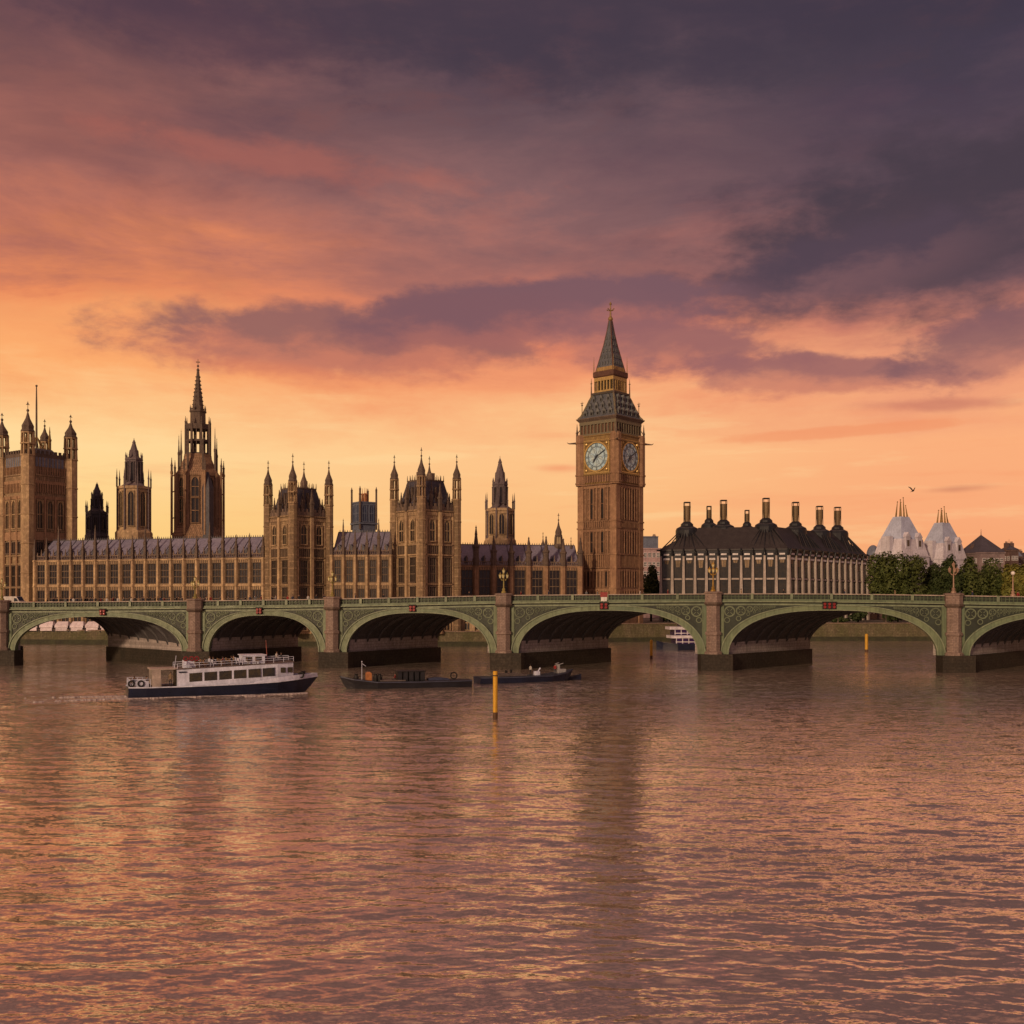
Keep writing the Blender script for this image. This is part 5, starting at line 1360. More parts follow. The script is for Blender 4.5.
def house(label, px, Yc, hw, dep, pe, pr, kind, m, rm, rz=0.0, floors=4, nx=4, extras=True):
    s = Yc / FPX; Z = lambda py: zat(py, Yc); a = hw * s
    t = thing('town_building', label, 'building', (at(px, Yc), Yc, 0), R(rz), 'buildings beyond the river bank')
    w = MB(); w.box(-a, a, -dep / 2, dep / 2, 5.8, Z(pe)); w.box(-a - .3, a + .3, -dep / 2 - .3, dep / 2 + .3, Z(pe) - .6, Z(pe) - .1); w.box(-a - .15, a + .15, -dep / 2 - .15, dep / 2 + .15, Z(pe) * .6, Z(pe) * .6 + .4); w.build('wall', m, t)
    rf = MB()
    if kind == 'pyramid': rf.frustum(0, 0, Z(pe), Z(pr), a + .3, dep / 2 + .3, .1, .1); rf.tube((0, 0, Z(pr) - .5), (0, 0, Z(pr) + 2.5), .2, .05, 5)
    elif kind == 'mansard': rf.frustum(0, 0, Z(pe), Z(pr), a + .2, dep / 2 + .2, a * .78, dep / 2 * .7)
    elif kind == 'flat': rf.box(-a * .8, a * .8, -dep * .35, dep * .35, Z(pe), Z(pr)); rf.box(-a * .82, a * .82, -dep * .37, dep * .37, Z(pr), Z(pr) + .4)
    elif kind == 'dome':
        rf.lathe(0, 0, [(a, Z(pe)), (a * 1.04, Z(pe) + .4)] + [(a * math.cos(u), Z(pe) + .4 + (Z(pr) - Z(pe)) * math.sin(u)) for u in (0.1, .4, .7, 1.0, 1.3, 1.5)], 12)
    ro = rf.build('roof', rm, t)
    if extras:
        for x in (-a * .7, a * .65):
            c = MB(); c.box(x - .7, x + .7, -.8, .8, Z(pe), Z(pr) + 1.0 if kind != 'pyramid' else Z(pe) + 3)
            for j in (-.4, 0, .4): c.lathe(x + j, 0, [(.16, Z(pr) + .9 if kind != 'pyramid' else Z(pe) + 2.9), (.13, (Z(pr) if kind != 'pyramid' else Z(pe) + 2) + 1.7)], 6)
            c.build('chimney', BRICK, ro)
    grid_windows(t, shift(0, -dep / 2, 0), 2 * a * .9, 7, Z(pe) - 1, nx, floors, m, 1.0, 1.5, PALEW)
    grid_windows(t, turn(PI / 2) @ shift(0, -a, 0), dep * .9, 7, Z(pe) - 1, 3, floors, m, 1.0, 1.5, PALEW)
    grid_windows(t, turn(-PI / 2) @ shift(0, -a, 0), dep * .9, 7, Z(pe) - 1, 3, floors, m, 1.0, 1.5, PALEW)
house('pink rendered block with grey blue top storeys, right of the clock tower', 648, 470, 9.5, 16, 549, 538, 'flat', PINK, BLUESL, 4, 7, 4)
house('narrow pink block between the clock tower and the dark office', 661, 485, 5, 12, 560, 553, 'flat', PINK, PALE, 0, 6, 3, False)
house('small domed pink grey building just right of the dark office', 873, 470, 6.5, 12, 556, 546, 'dome', PINK, BLUESL, 0, 5, 3, False)
house('grey mansard building between the two pale spiked blocks', 922, 500, 8, 14, 563, 557, 'mansard', PALE, BLUESL, 0, 4, 4)
house('dusky building with tall pointed pyramid roof, behind the right hand trees', 981, 455, 12.5, 18, 553, 535, 'pyramid', mat('grey_pink_stone', (0.26, 0.20, 0.20), .8, var=.4, scale=.3), DSLATE, 6, 5, 5)
house('low grey building left of the pyramid roof', 963, 480, 8, 14, 558, 553, 'mansard', PALE, BRICK, 0, 4, 4)
house('long brick building with flat roofline right of the pyramid roof', 1004, 490, 11, 14, 557, 551, 'mansard', BRICK, BLUESL, 0, 4, 5)
house('small brick turreted building near the right edge', 1009, 474, 4.2, 8, 550, 545, 'pyramid', BRICK, DSLATE, 10, 5, 2)
house('rightmost grey slate building at the edge of the skyline', 1030, 500, 14, 16, 560, 553, 'mansard', mat('grey_pink_stone', (0.26, 0.20, 0.20)), DSLATE, 0, 4, 5)
house('dark brick building seen low through the rightmost whole arch', 905, 420, 34, 14, 585, 579, 'mansard', BRICK, DSLATE, 0, 3, 9)

# ------------------------------------------------------------------ trees
BARK = mat('bark', (0.06, 0.045, 0.03), .9, scale=2)
def leafmat(name, c, c2):
    if name in MATS: return MATS[name]
    m = bpy.data.materials.new(name); m.use_nodes = True; t = m.node_tree; h = G(t); b = t.nodes['Principled BSDF']
    gi = t.nodes.new('ShaderNodeNewGeometry')
    rn = gi.outputs['Random Per Island']
    tcn = t.nodes.new('ShaderNodeTexCoord'); n1 = h.noise(tcn.outputs['Object'], .35, 3)
    base = h.mix(h.rng(n1, .35, .65), c, c2)
    base = h.mix(h.m('MULTIPLY', rn, .7), base, tuple(q * .45 for q in c))
    h.put(b.inputs['Base Color'], base); b.inputs['Roughness'].default_value = .65; b.inputs['Specular IOR Level'].default_value = .2
    MATS[name] = m; return m
LEAF = leafmat('plane_tree_leaves', (0.060, 0.085, 0.022), (0.095, 0.115, 0.030))
LEAFD = leafmat('dark_leaves', (0.035, 0.055, 0.018), (0.055, 0.075, 0.022))
LEAFY = leafmat('yellowing_leaves', (0.20, 0.18, 0.035), (0.13, 0.15, 0.035))
def tree(label, px, Yc, ptop_, hw, seed, lm=LEAF, zb=5.5, n=6500):
    s = Yc / FPX; H = (zat(ptop_, Yc) - zb) * 1.02; W_ = hw * s * 1.22; rnd = random.Random(seed)
    t = thing('tree', label, 'tree', (at(px, Yc), Yc, zb), rnd.uniform(0, 6), 'riverside trees')
    tr = MB(); tr.tube((0, 0, -.5), (.1, 0, H * .35), .42, .30, 8)
    lobes = []
    for k in range(14):
        a = rnd.uniform(0, 2 * PI); rr = W_ * rnd.uniform(.15, .72); z = H * rnd.uniform(.30, .84)
        if k == 0: rr, z = W_ * .1, H * .86
        lobes.append((rr * math.cos(a), rr * math.sin(a) * .9, z, W_ * rnd.uniform(.34, .52), H * rnd.uniform(.13, .2)))
        tr.tube((.05, 0, H * rnd.uniform(.2, .36)), (lobes[-1][0] * .8, lobes[-1][1] * .8, z * .95), .17, .06, 5)
    tr.build('trunk', BARK, t)
    c = MB()
    for i in range(n):
        lx, ly, lz, lr, lh = rnd.choice(lobes)
        u, v = rnd.uniform(0, 2 * PI), rnd.uniform(-1, 1); q = math.sqrt(1 - v * v); rad = rnd.uniform(.55, 1.06) ** .6 
        x, y, z = lx + lr * q * math.cos(u) * rad, ly + lr * q * math.sin(u) * rad, lz + lh * v * rad * 1.15
        if z < H * .18: continue
        sz = rnd.uniform(.25, .62)
        nrm = Vector((q * math.cos(u) + rnd.uniform(-.7, .7), q * math.sin(u) + rnd.uniform(-.7, .7), v + rnd.uniform(-.3, .9))).normalized()
        a_ = nrm.orthogonal().normalized(); b_ = nrm.cross(a_); th = rnd.uniform(0, PI)
        a2 = a_ * math.cos(th) + b_ * math.sin(th); b2 = -a_ * math.sin(th) + b_ * math.cos(th); p = Vector((x, y, z))
        c.add([tuple(p - a2 * sz), tuple(p + b2 * sz * .6), tuple(p + a2 * sz), tuple(p - b2 * sz * .6)], [(0, 1, 2, 3)])
    c.build('crown', lm, t)
tree('leafy green tree squeezed between clock tower and dark office', 651, 372, 568, 10, 1, LEAF)
tree('round green tree touching the right end of the dark office', 884, 372, 556, 16, 2)
tree('full green tree, second to the right of the dark office', 912, 370, 557, 19, 3)
tree('low dark tree left of the pale pink lantern lamp', 936, 380, 566, 13, 4, LEAFD)
tree('narrow dark tree rising right behind the pale pink lantern lamp', 952, 368, 560, 10, 5, LEAFD)
tree('broad tree just right of the pale pink lantern lamp', 971, 372, 561, 16, 6)
tree('broad dark tree below the pyramid roofed building', 994, 374, 561, 17, 7)
tree('yellowing tree behind the white globe lamp', 1015, 366, 566, 12, 8, LEAFY)
tree('yellow green tree cut by the right picture edge', 1034, 370, 570, 12, 9, LEAFY)
for i, (px, yy, pt, hw) in enumerate(((838, 352, 612, 9), (858, 353, 609, 9), (892, 352, 606, 10), (922, 352, 604, 10), (941, 353, 606, 10))):
    tree(['small dark bush tree seen through the rightmost whole arch, nearest its left pier', 'second bush tree from the left seen through the rightmost whole arch',
          'middle bush tree seen through the rightmost whole arch', 'fourth bush tree from the left seen through the rightmost whole arch', 'bush tree nearest the right pier seen through that arch'][i],
         px, yy, pt, hw, 20 + i, LEAFD, 5.0, 900)
tree('dark tree on the bank seen through the arch right of the clock tower', 672, 356, 606, 12, 31, LEAFD, 5.0, 1200)
# ------------------------------------------------------------------ people
SKIN = mat('skin', (0.42, 0.24, 0.16), .6, scale=8, var=.1)
HAIR = [mat('dark_hair', (0.02, 0.015, 0.012), .7, scale=9), mat('brown_hair', (0.09, 0.05, 0.025), .7, scale=9)]
def cloth(name, c): return mat(name, c, .85, scale=4, var=.25)
TOPS = [cloth('black_cloth', (0.02, 0.02, 0.025)), cloth('navy_cloth', (0.025, 0.035, 0.08)), cloth('red_cloth', (0.30, 0.03, 0.03)), cloth('white_cloth', (0.6, 0.58, 0.55)),
        cloth('grey_cloth', (0.16, 0.16, 0.17)), cloth('tan_cloth', (0.32, 0.22, 0.13))]
TN = ['black', 'navy', 'red', 'white', 'grey', 'tan']
LEGS = [cloth('dark_trousers', (0.03, 0.03, 0.04)), cloth('blue_jeans', (0.06, 0.08, 0.13))]
def body_mesh(pose):
    """one continuous skinned figure 1.74 m tall (standing) or sitting"""
    if pose == 'stand':
        P = dict(pel=(0, 0, .95), bel=(0, -.01, 1.10), che=(0, 0, 1.30), nec=(0, 0, 1.47), hb=(0, -.01, 1.54), hc=(0, -.02, 1.63), ht=(0, -.01, 1.71),
                 sl=(-.18, 0, 1.41), el=(-.23, .02, 1.14), wl=(-.22, -.08, .90), fl=(-.21, -.11, .80), sr=(.18, 0, 1.41), er=(.23, .02, 1.14), wr=(.22, -.08, .90), fr=(.21, -.11, .80),
                 pl=(-.09, 0, .90), kl=(-.10, -.02, .50), al=(-.10, .02, .09), tl=(-.11, -.15, .03), pr=(.09, 0, .90), kr=(.10, -.02, .50), ar=(.10, .02, .09), tr=(.11, -.15, .03))
    else:
        P = dict(pel=(0, 0, .50), bel=(0, -.01, .65), che=(0, 0, .86), nec=(0, -.01, 1.03), hb=(0, -.02, 1.10), hc=(0, -.03, 1.19), ht=(0, -.02, 1.27),
                 sl=(-.18, 0, .97), el=(-.24, -.05, .72), wl=(-.14, -.26, .60), fl=(-.10, -.34, .58), sr=(.18, 0, .97), er=(.24, -.05, .72), wr=(.14, -.26, .60), fr=(.10, -.34, .58),
                 pl=(-.09, -.02, .48), kl=(-.11, -.44, .48), al=(-.11, -.44, .09), tl=(-.11, -.60, .03), pr=(.09, -.02, .48), kr=(.11, -.44, .48), ar=(.11, -.44, .09), tr=(.11, -.60, .03))
    RD = dict(pel=(.15, .11), bel=(.135, .10), che=(.165, .115), nec=(.055, .055), hb=(.07, .08), hc=(.082, .10), ht=(.055, .065), s=(.065, .065), e=(.046, .046), w=(.032, .030), f=(.036, .020), p=(.095, .095), k=(.062, .062), a=(.042, .045), t=(.042, .030))
    E = ['pel bel', 'bel che', 'che nec', 'nec hb', 'hb hc', 'hc ht', 'che sl', 'sl el', 'el wl', 'wl fl', 'che sr', 'sr er', 'er wr', 'wr fr', 'pel pl', 'pl kl', 'kl al', 'al tl', 'pel pr', 'pr kr', 'kr ar', 'ar tr']
    bm = bmesh.new(); ly = bm.verts.layers.skin.verify(); V = {}
    for k, p in P.items():
        v = bm.verts.new(p); V[k] = v; r = RD.get(k) or RD[k[0]]; v[ly].radius = r; v[ly].use_root = (k == 'pel')
    for e in E: a, b_ = e.split(); bm.edges.new((V[a], V[b_]))
    me = bpy.data.meshes.new('skeleton'); bm.to_mesh(me); bm.free()
    o = bpy.data.objects.new('skeleton', me); C.objects.link(o)
    o.modifiers.new('s', 'SKIN'); m = o.modifiers.new('u', 'SUBSURF'); m.levels = 1; m.render_levels = 1
    dg = bpy.context.evaluated_depsgraph_get(); ev = o.evaluated_get(dg); out = bpy.data.meshes.new_from_object(ev)
    bpy.data.objects.remove(o)
    zb = .93 if pose == 'stand' else .56; zn = P['nec'][2] + .01; zw = P['wl'][2]
    out.materials.clear()
    idx = []
    for p in out.polygons:
        c = p.center
        hand = abs(c.x) > .06 and (Vector(c) - Vector(P['fl'] if c.x < 0 else P['fr'])).length < .10
        head = c.z > zn
        idx.append(0 if (hand or head) else (1 if (c.z > zb or (abs(c.x) > .17 and c.z > .75 and pose == 'stand')) else 2))
    return out, idx
PROTO = {}
def person(label, loc, rz, pose, top, leg, hair=0, group=None, sc=1.0):
    key = (pose, top, leg)
    if key not in PROTO:
        if pose not in PROTO: PROTO[pose] = body_mesh(pose)
        me, idx = PROTO[pose]; m2 = me.copy(); m2.name = 'person'
        for m_ in (SKIN, TOPS[top], LEGS[leg]): m2.materials.append(m_)
        m2.polygons.foreach_set('material_index', idx); m2.polygons.foreach_set('use_smooth', [True] * len(idx)); PROTO[key] = m2
        hz_ = 1.645 if pose == 'stand' else 1.205; hy = 0.0 if pose == 'stand' else -.01
        if ('h', pose) not in PROTO:
            h = MB(); h.lathe(0, hy + .015, [(.095, hz_ - .02), (.108, hz_ + .03), (.10, hz_ + .08), (.07, hz_ + .115), (.02, hz_ + .13)], 10); h.lathe(0, hy + .045, [(.07, hz_ - .09), (.088, hz_ - .02), (.09, hz_ + .02)], 8)
            PROTO[('h', pose)] = h
    t = bpy.data.objects.new('person', PROTO[key]); C.objects.link(t); t.location = loc; t.rotation_euler = (0, 0, rz); t.scale = (sc, sc, sc)
    tag(t, label, 'person', group)
    hk = ('hm', pose, hair)
    if hk not in PROTO: PROTO[hk] = PROTO[('h', pose)].mesh('hair', HAIR[hair], True)
    ho = bpy.data.objects.new('hair', PROTO[hk]); C.objects.link(ho); ho.parent = t
    return t
ANGB = math.atan2(BU.y, BU.x)
rp_ = random.Random(4)
px = 44.0; k = 0
LAND = [(55, 'near its left end'), (90, 'left of the faint red arch light'), (118, 'by the faint red arch light'), (150, 'right of the faint red arch light'), (192, 'left of the second pier from the left'), (400, 'right of the second pier from the left')]
crowd = []
while px < 330:
    crowd.append(px); px += rp_.choice([2.0, 2.6, 3.4, 4.6]) * (1 if px < 205 else 2.2)
for px in crowd + [352, 380, 468, 520, 548, 586, 597, 640, 668, 742, 785, 846, 897, 975, 1016, 1019.5, 1022.5]:
    s = bt(px); n_ = rp_.uniform(0.95, 2.5); x, y = bp(s, n_); top = rp_.choice([0, 0, 0, 1, 1, 4, 2, 3, 5]) if px < 1010 else 2; leg = rp_.randint(0, 1)
    rz = ANGB + rp_.choice([PI / 2, -PI / 2, 0]) + rp_.uniform(-.3, .3)
    where = next((w for lim, w in LAND if px < lim), None)
    if where is None: where = 'between the third and fourth piers' if px < 504 else 'beside the clock tower base' if px < 660 else 'in front of the dark office' if px < 868 else 'near the right end of the bridge'
    person('person in %s top on the bridge pavement %s' % (TN[top], where), (x, y, ptops(s) - 0.95), rz, 'stand', top, leg, rp_.randint(0, 1), 'people on the bridge pavement', rp_.uniform(.95, 1.06))
    k += 1

# ------------------------------------------------------------------ vehicles on the bridge
TYRE = mat('tyre', (0.02, 0.02, 0.02), .8, scale=5); RIMM = mat('wheel_rim', (0.35, 0.35, 0.36), .35, .8, scale=5); CARG = mat('car_glass', (0.02, 0.024, 0.03), .1, scale=3, spec=.7)
HEADL = mat('headlamp', (0.7, 0.7, 0.65), .2, scale=5); TAILL = mat('tail_lamp', (0.35, 0.02, 0.02), .3, scale=5)
def vehicle(kind, label, px, n_, paint, face=0):
    s = bt(px); x, y = bp(s, n_); z = ptops(s) - 1.35
    t = thing('parked_car' if kind == 'car' else 'van', label, kind, (x, y, z), ANGB + face, 'traffic on the bridge')
    if kind == 'car':
        L_, W_, prof = 4.3, .86, [(-2.12, .35), (-2.15, .72), (-1.95, .92), (-1.35, .98), (-.75, 1.42), (.55, 1.45), (1.15, 1.0), (1.95, .85), (2.15, .62), (2.12, .33)]
    else:
        L_, W_, prof = 5.3, .98, [(-2.6, .4), (-2.65, 2.25), (-2.5, 2.42), (1.2, 2.42), (1.75, 1.55), (2.45, 1.25), (2.62, .8), (2.6, .38)]
    b_ = MB(); rings = []
    for yy, sc_ in ((-W_, .965), (-W_ * .93, 1.0), (W_ * .93, 1.0), (W_, .965)): rings.append([(q * sc_, yy, .35 + (zz - .35) * sc_) for q, zz in prof])
    b_.loft(rings); b_.build('body', paint, t)
    g_ = MB()
    if kind == 'car': sec = [(-1.22, 1.0), (-.72, 1.36), (.50, 1.38), (1.0, 1.02)]
    else: sec = [(.75, 1.45), (.75, 2.1), (1.25, 2.1), (1.6, 1.5)]
    for sd in (-1, 1):
        vs = [(q, sd * (W_ + .012), zz) for q, zz in sec] + [(q, sd * (W_ - .02), zz) for q, zz in sec]; g_.add(vs, [(0, 1, 2, 3), (7, 6, 5, 4), (0, 4, 5, 1), (1, 5, 6, 2), (2, 6, 7, 3), (3, 7, 4, 0)])
    if kind == 'car': g_.add([(1.08, -.72, 1.06), (1.08, .72, 1.06), (.60, .66, 1.435), (.60, -.66, 1.435), (-1.32, -.72, 1.03), (-1.32, .72, 1.03), (-.80, .66, 1.40), (-.80, -.66, 1.40)], [(0, 1, 2, 3), (4, 5, 6, 7)])
    else: g_.add([(1.74, -.85, 1.62), (1.74, .85, 1.62), (1.28, .82, 2.36), (1.28, -.82, 2.36)], [(0, 1, 2, 3)])
    g_.build('windows', CARG, t)
    for wx in (-L_ * .31, L_ * .31):
        for sd in (-1, 1):
            w = MB(); w.M = shift(wx, sd * (W_ - .1), .33) @ Matrix.Rotation(PI / 2, 4, 'X'); w.lathe(0, 0, [(.30, -.1), (.33, -.07), (.33, .07), (.30, .1)], 16); wo_ = w.build('wheel', TYRE, t)
            r = MB(); r.M = w.M; r.lathe(0, 0, [(.19, -.115), (.19, .115)], 12); r.build('rim', RIMM, wo_)
    for sd in (-1, 1):
        q = MB(); q.box(L_ / 2 - .08, L_ / 2 + .02, sd * W_ * .75 - .14, sd * W_ * .75 + .14, .62, .76); q.build('headlight', HEADL, t)
        q = MB(); q.box(-L_ / 2 - .02, -L_ / 2 + .08, sd * W_ * .8 - .1, sd * W_ * .8 + .1, .66, .84); q.build('tail_light', TAILL, t)
    return t
WP = mat('white_paint', (0.65, 0.62, 0.58), .3, scale=1, var=.1); RP = mat('red_paint', (0.35, 0.03, 0.02), .3, scale=1, var=.1); SP = mat('silver_paint', (0.42, 0.38, 0.30), .35, .2, scale=1, var=.1); DP = mat('dark_paint', (0.03, 0.035, 0.05), .3, scale=1)
vehicle('van', 'white van at the far left end of the bridge', -1, 4.6, WP)
vehicle('car', 'red car behind the white van on the bridge', 22, 4.4, RP)
vehicle('car', 'pale silver car in front of the crowd on the bridge', 39, 4.4, SP)
vehicle('car', 'dark blue car on the bridge past the crowd', 232, 4.6, DP)

# ------------------------------------------------------------------ tour boat
NAVY = mat('navy_hull_paint', (0.012, 0.018, 0.045), .35, var=.3, scale=.7, streak=.2); BWHITE = mat('boat_white_paint', (0.72, 0.78, 0.98), .4, var=.18, scale=.6, streak=.35)
BGL = mat('boat_window', (0.022, 0.022, 0.018), .12, scale=1.0, var=.5, col2=(0.07, 0.055, 0.015), spec=.6); DECKM = mat('boat_deck', (0.16, 0.13, 0.12), .8, scale=1.5, var=.4)
WOODB = mat('boat_wood', (0.20, 0.12, 0.06), .7, scale=2, var=.4); REDP = mat('red_plastic', (0.22, 0.025, 0.03), .45, scale=3)
def hull(mb, prof, rake=0.0):
    """prof: list of (x, halfbeam_at_deck, halfbeam_at_water, z_deck, z_keel)"""
    rings = []; xm = max(q[0] for q in prof)
    for x, bd, bw, zd, zk in prof:
        r = rake * max(0, (x - xm * .55) / (xm * .45)) ** 2; a, b_, c_ = x - r * .5, x - r, x - r * 1.15
        rings.append([(x, -bd, zd), (a, -(bd * .35 + bw * .65), zd * .45), (b_, -bw, 0), (c_, -bw * .6, zk), (c_, bw * .6, zk), (b_, bw, 0), (a, bd * .35 + bw * .65, zd * .45), (x, bd, zd)])
    mb.loft(rings)
def tour_boat():
    x0, y0, x1, y1 = at(127, 133.5), 133.5, at(312, 142.5), 142.5
    L_ = math.hypot(x1 - x0, y1 - y0); hh = L_ / 2; ang = math.atan2(y1 - y0, x1 - x0); cx, cy = (x0 + x1) / 2, (y0 + y1) / 2
    t = thing('tour_boat', 'white and navy river tour boat with six large saloon windows', 'boat', (cx, cy, 0), ang)
    k = L_ / 23.5
    hp = [(-hh, 2.15, 2.0, 1.25, -.5), (-hh + 2, 2.5, 2.35, 1.22, -.6), (-4, 2.7, 2.55, 1.25, -.7), (2, 2.7, 2.5, 1.35, -.7), (6.5, 2.45, 1.9, 1.5, -.7), (9.3, 1.6, .9, 1.72, -.6), (11.2, .55, .2, 1.88, -.4), (hh + .75, .06, .03, 1.95, .3)]
    m = MB(); hull(m, hp, 1.7); hl = m.build('hull', NAVY, t)
    st = MB()
    for sd in (-1, 1):
        rings = []
        for x, bd, bw, zd, zk in hp: rings.append([(x, sd * (bd + .03), zd - .02), (x, sd * (bd + .06), zd - .02), (x, sd * (bd + .06), zd + .12), (x, sd * (bd + .03), zd + .12)])
        st.loft(rings)
    st.build('rubbing_strake', BWHITE, hl)
    # white bulwark rising at the bow
    bw_ = MB()
    for sd in (-1, 1):
        rings = []
        for x, bd, zd, hgt in ((3.5, 2.64, 1.38, .25), (6.5, 2.42, 1.5, .6), (9.3, 1.58, 1.72, .6), (11.2, .55, 1.88, .5), (hh + .7, .08, 1.95, .45)): rings.append([(x, sd * bd, zd), (x, sd * (bd - .08), zd), (x, sd * (bd - .08), zd + hgt), (x, sd * bd, zd + hgt)])
        bw_.loft(rings)
    bw_.build('bulwark', BWHITE, hl)
    dk = MB(); dk.box(-hh + .3, -5.2, -2.1, 2.1, 1.2, 1.27); dk.build('aft_deck', DECKM, t)
    # saloon
    s0, s1 = -5.7, 8.6; zt0, zt1 = 3.35, 3.95
    sl = MB(); rings = []
    for x, b_, zz, ztt in ((s0, 2.42, 1.2, zt0), (2, 2.42, 1.3, (zt0 * 1.3 + zt1) / 2.3), (6.5, 2.2, 1.6, zt1 - .1), (s1, 1.55, 1.9, zt1)): rings.append([(x, -b_, zz), (x, b_, zz), (x, b_ - .18, ztt), (x, -b_ + .18, ztt)])
    sl.loft(rings); sal = sl.build('saloon', BWHITE, t)
    ztop = lambda x: zt0 + (zt1 - zt0) * (x - s0) / (s1 - s0)
    for i in range(6):
        x = -3.55 + 1.78 * i
        for sd in (-1, 1):
            f = MB(); zb = 1.72 + .045 * (x - s0); ztq = zb + 1.05
            yb = lambda z, x=x: (2.42 - (.10 if x > 4 else 0) - .18 * (z - 1.3) / 2.3 + .015)
            f.add([(x - .76, sd * yb(zb), zb), (x + .76, sd * yb(zb), zb + .07), (x + .76, sd * yb(ztq), ztq + .07), (x - .76, sd * yb(ztq), ztq), (x - .76, sd * (yb(zb) - .3), zb), (x + .76, sd * (yb(zb) - .3), zb + .07), (x + .76, sd * (yb(ztq) - .3), ztq + .07), (x - .76, sd * (yb(ztq) - .3), ztq)], [(0, 1, 2, 3), (7, 6, 5, 4), (0, 4, 5, 1), (1, 5, 6, 2), (2, 6, 7, 3), (3, 7, 4, 0)])
            f.build('saloon_window', BGL, sal)
    # bow cabin windows
    for x in (7.2, 8.15):
        for sd in (-1, 1):
            f = MB(); f.box(x - .32, x + .32, min(sd * 1.7, sd * 2.02) if x < 7.5 else min(sd * 1.45, sd * 1.74), max(sd * 1.7, sd * 2.02) if x < 7.5 else max(sd * 1.45, sd * 1.74), 2.65, 3.3); f.build('cabin_window', BGL, sal)
    # aft shelter
    sh = MB(); sh.box(-8.8, -5.6, -2.0, 2.0, 3.35, 3.5); sh.box(-8.6, -7.6, -1.95, -1.8, 1.25, 3.4); sh.box(-8.6, -7.6, 1.8, 1.95, 1.25, 3.4); sh.box(-7.6, -7.5, -1.9, 1.9, 1.25, 2.2); sh.build('aft_shelter', mat('cream_paint', (0.50, 0.43, 0.38), .5, scale=1, var=.2), t)
    d_ = MB(); d_.box(-5.78, -5.71, -1.6, 1.6, 1.3, 3.2); d_.build('saloon_door', mat('dark_doorway', (0.03, 0.022, 0.02), .6, scale=2), t)
    sg = MB(); sg.box(-5.4, -3.3 - 1.2, -2.46, -2.42, 3.02, 3.2) if False else sg.box(-5.55, -4.65, -2.40, -2.30, 2.95, 3.10); sg.build('name_strip', NAVY, sal)
    for sd in (-1, 1):
        q = MB(); q.box(-hh + .9, -9.0, min(sd * 2.0, sd * 2.1), max(sd * 2.0, sd * 2.1), 1.25, 2.05); q.build('aft_bulwark', BWHITE, t)
    # upper deck
    ud = MB(); rings = [[(x, -b_, z), (x, b_, z), (x, b_, z + .08), (x, -b_, z + .08)] for x, b_, z in ((s0 - .2, 2.4, zt0), (6.5, 2.2, zt1 - .1), (s1 + .1, 1.6, zt1 + .02))]
    ud.loft(rings); ud.build('upper_deck', DECKM, t)
    for sd in (-1, 1):
        r = MB()
        pts = [(x, sd * (2.25 if x < 5 else 2.25 - (x - 5) * .2), ztop(x) + .08) for x in np.linspace(s0, s1, 12)]
        for p in pts: r.tube(p, (p[0], p[1], p[2] + .62), .028, .028, 5)
        for hh_ in (.34, .62):
            for p, q in zip(pts, pts[1:]): r.tube((p[0], p[1], p[2] + hh_), (q[0], q[1], q[2] + hh_), .03, .03, 5)
        r.build('upper_rail', BWHITE, t)
        r = MB(); pts = [(x, sd * 2.05, 1.25) for x in np.linspace(-hh + .2, -8.8, 5)]
        for p in pts: r.tube(p, (p[0], p[1], p[2] + 1.0), .03, .03, 5)
        for h_ in (.5, 1.0):
            for p, q in zip(pts, pts[1:]): r.tube((p[0], p[1], p[2] + h_), (q[0], q[1], q[2] + h_), .03, .03, 5)
        r.build('aft_rail', BWHITE, t)
    r = MB(); 
    for yy in (-2, -1, 0, 1, 2): r.tube((-hh + .15, yy, 1.25), (-hh + .15, yy, 2.25), .03, .03, 5)
    r.tube((-hh + .15, -2.05, 2.25), (-hh + .15, 2.05, 2.25), .035, .035, 5); r.tube((-hh + .15, -2.05, 1.75), (-hh + .15, 2.05, 1.75), .03, .03, 5); r.build('stern_rail', BWHITE, t)
    for i in range(9):
        x = -4.4 + i * 1.05
        for yy in (-1.2, 1.2):
            b_ = MB(); z = ztop(x) + .08
            b_.box(x - .2, x + .2, yy - .8, yy + .8, z + .38, z + .44); b_.box(x - .24, x - .19, yy - .8, yy + .8, z + .44, z + .82); b_.box(x - .15, x - .08, yy - .7, yy - .6, z, z + .38); b_.box(x - .15, x - .08, yy + .6, yy + .7, z, z + .38); b_.build('bench', WOODB if (i % 3) else BWHITE, t)
    # wheelhouse block, mast, aft funnel casing with rings
    wh = MB(); z = ztop(4) + .08; wh.box(2.3, 5.0, -1.5, 1.5, z, z + 1.0); wh.box(2.15, 5.2, -1.65, 1.65, z + 1.0, z + 1.12); who = wh.build('wheelhouse', BWHITE, t)
    for sd in (-1, 1):
        for x in (3.0, 4.2): q = MB(); q.box(x - .4, x + .4, min(sd * 1.4, sd * 1.53), max(sd * 1.4, sd * 1.53), z + .4, z + .85); q.build('wheelhouse_window', BGL, who)
    ms = MB(); ms.tube((5.6, 0, z), (5.4, 0, z + 2.9), .06, .03, 6); ms.tube((5.45, -.5, z + 2.0), (5.45, .5, z + 2.0), .03, .03, 5); ms.build('mast', mat('red_mast', (0.35, 0.10, 0.08), .5, scale=3), t)
    ms = MB(); ms.tube((-5.9, -.9, 3.5), (-5.7, -.9, 5.0), .05, .03, 6); ms.build('flagstaff', BWHITE, t)
    fc = MB(); fc.box(-4.9, -3.4, -1.3, -.1, zt0 + .1, zt0 + .75); fc.frustum(-4.15, -.7, zt0 + .75, zt0 + .95, .75, .6, .5, .4); fc.build('casing', BWHITE, t)
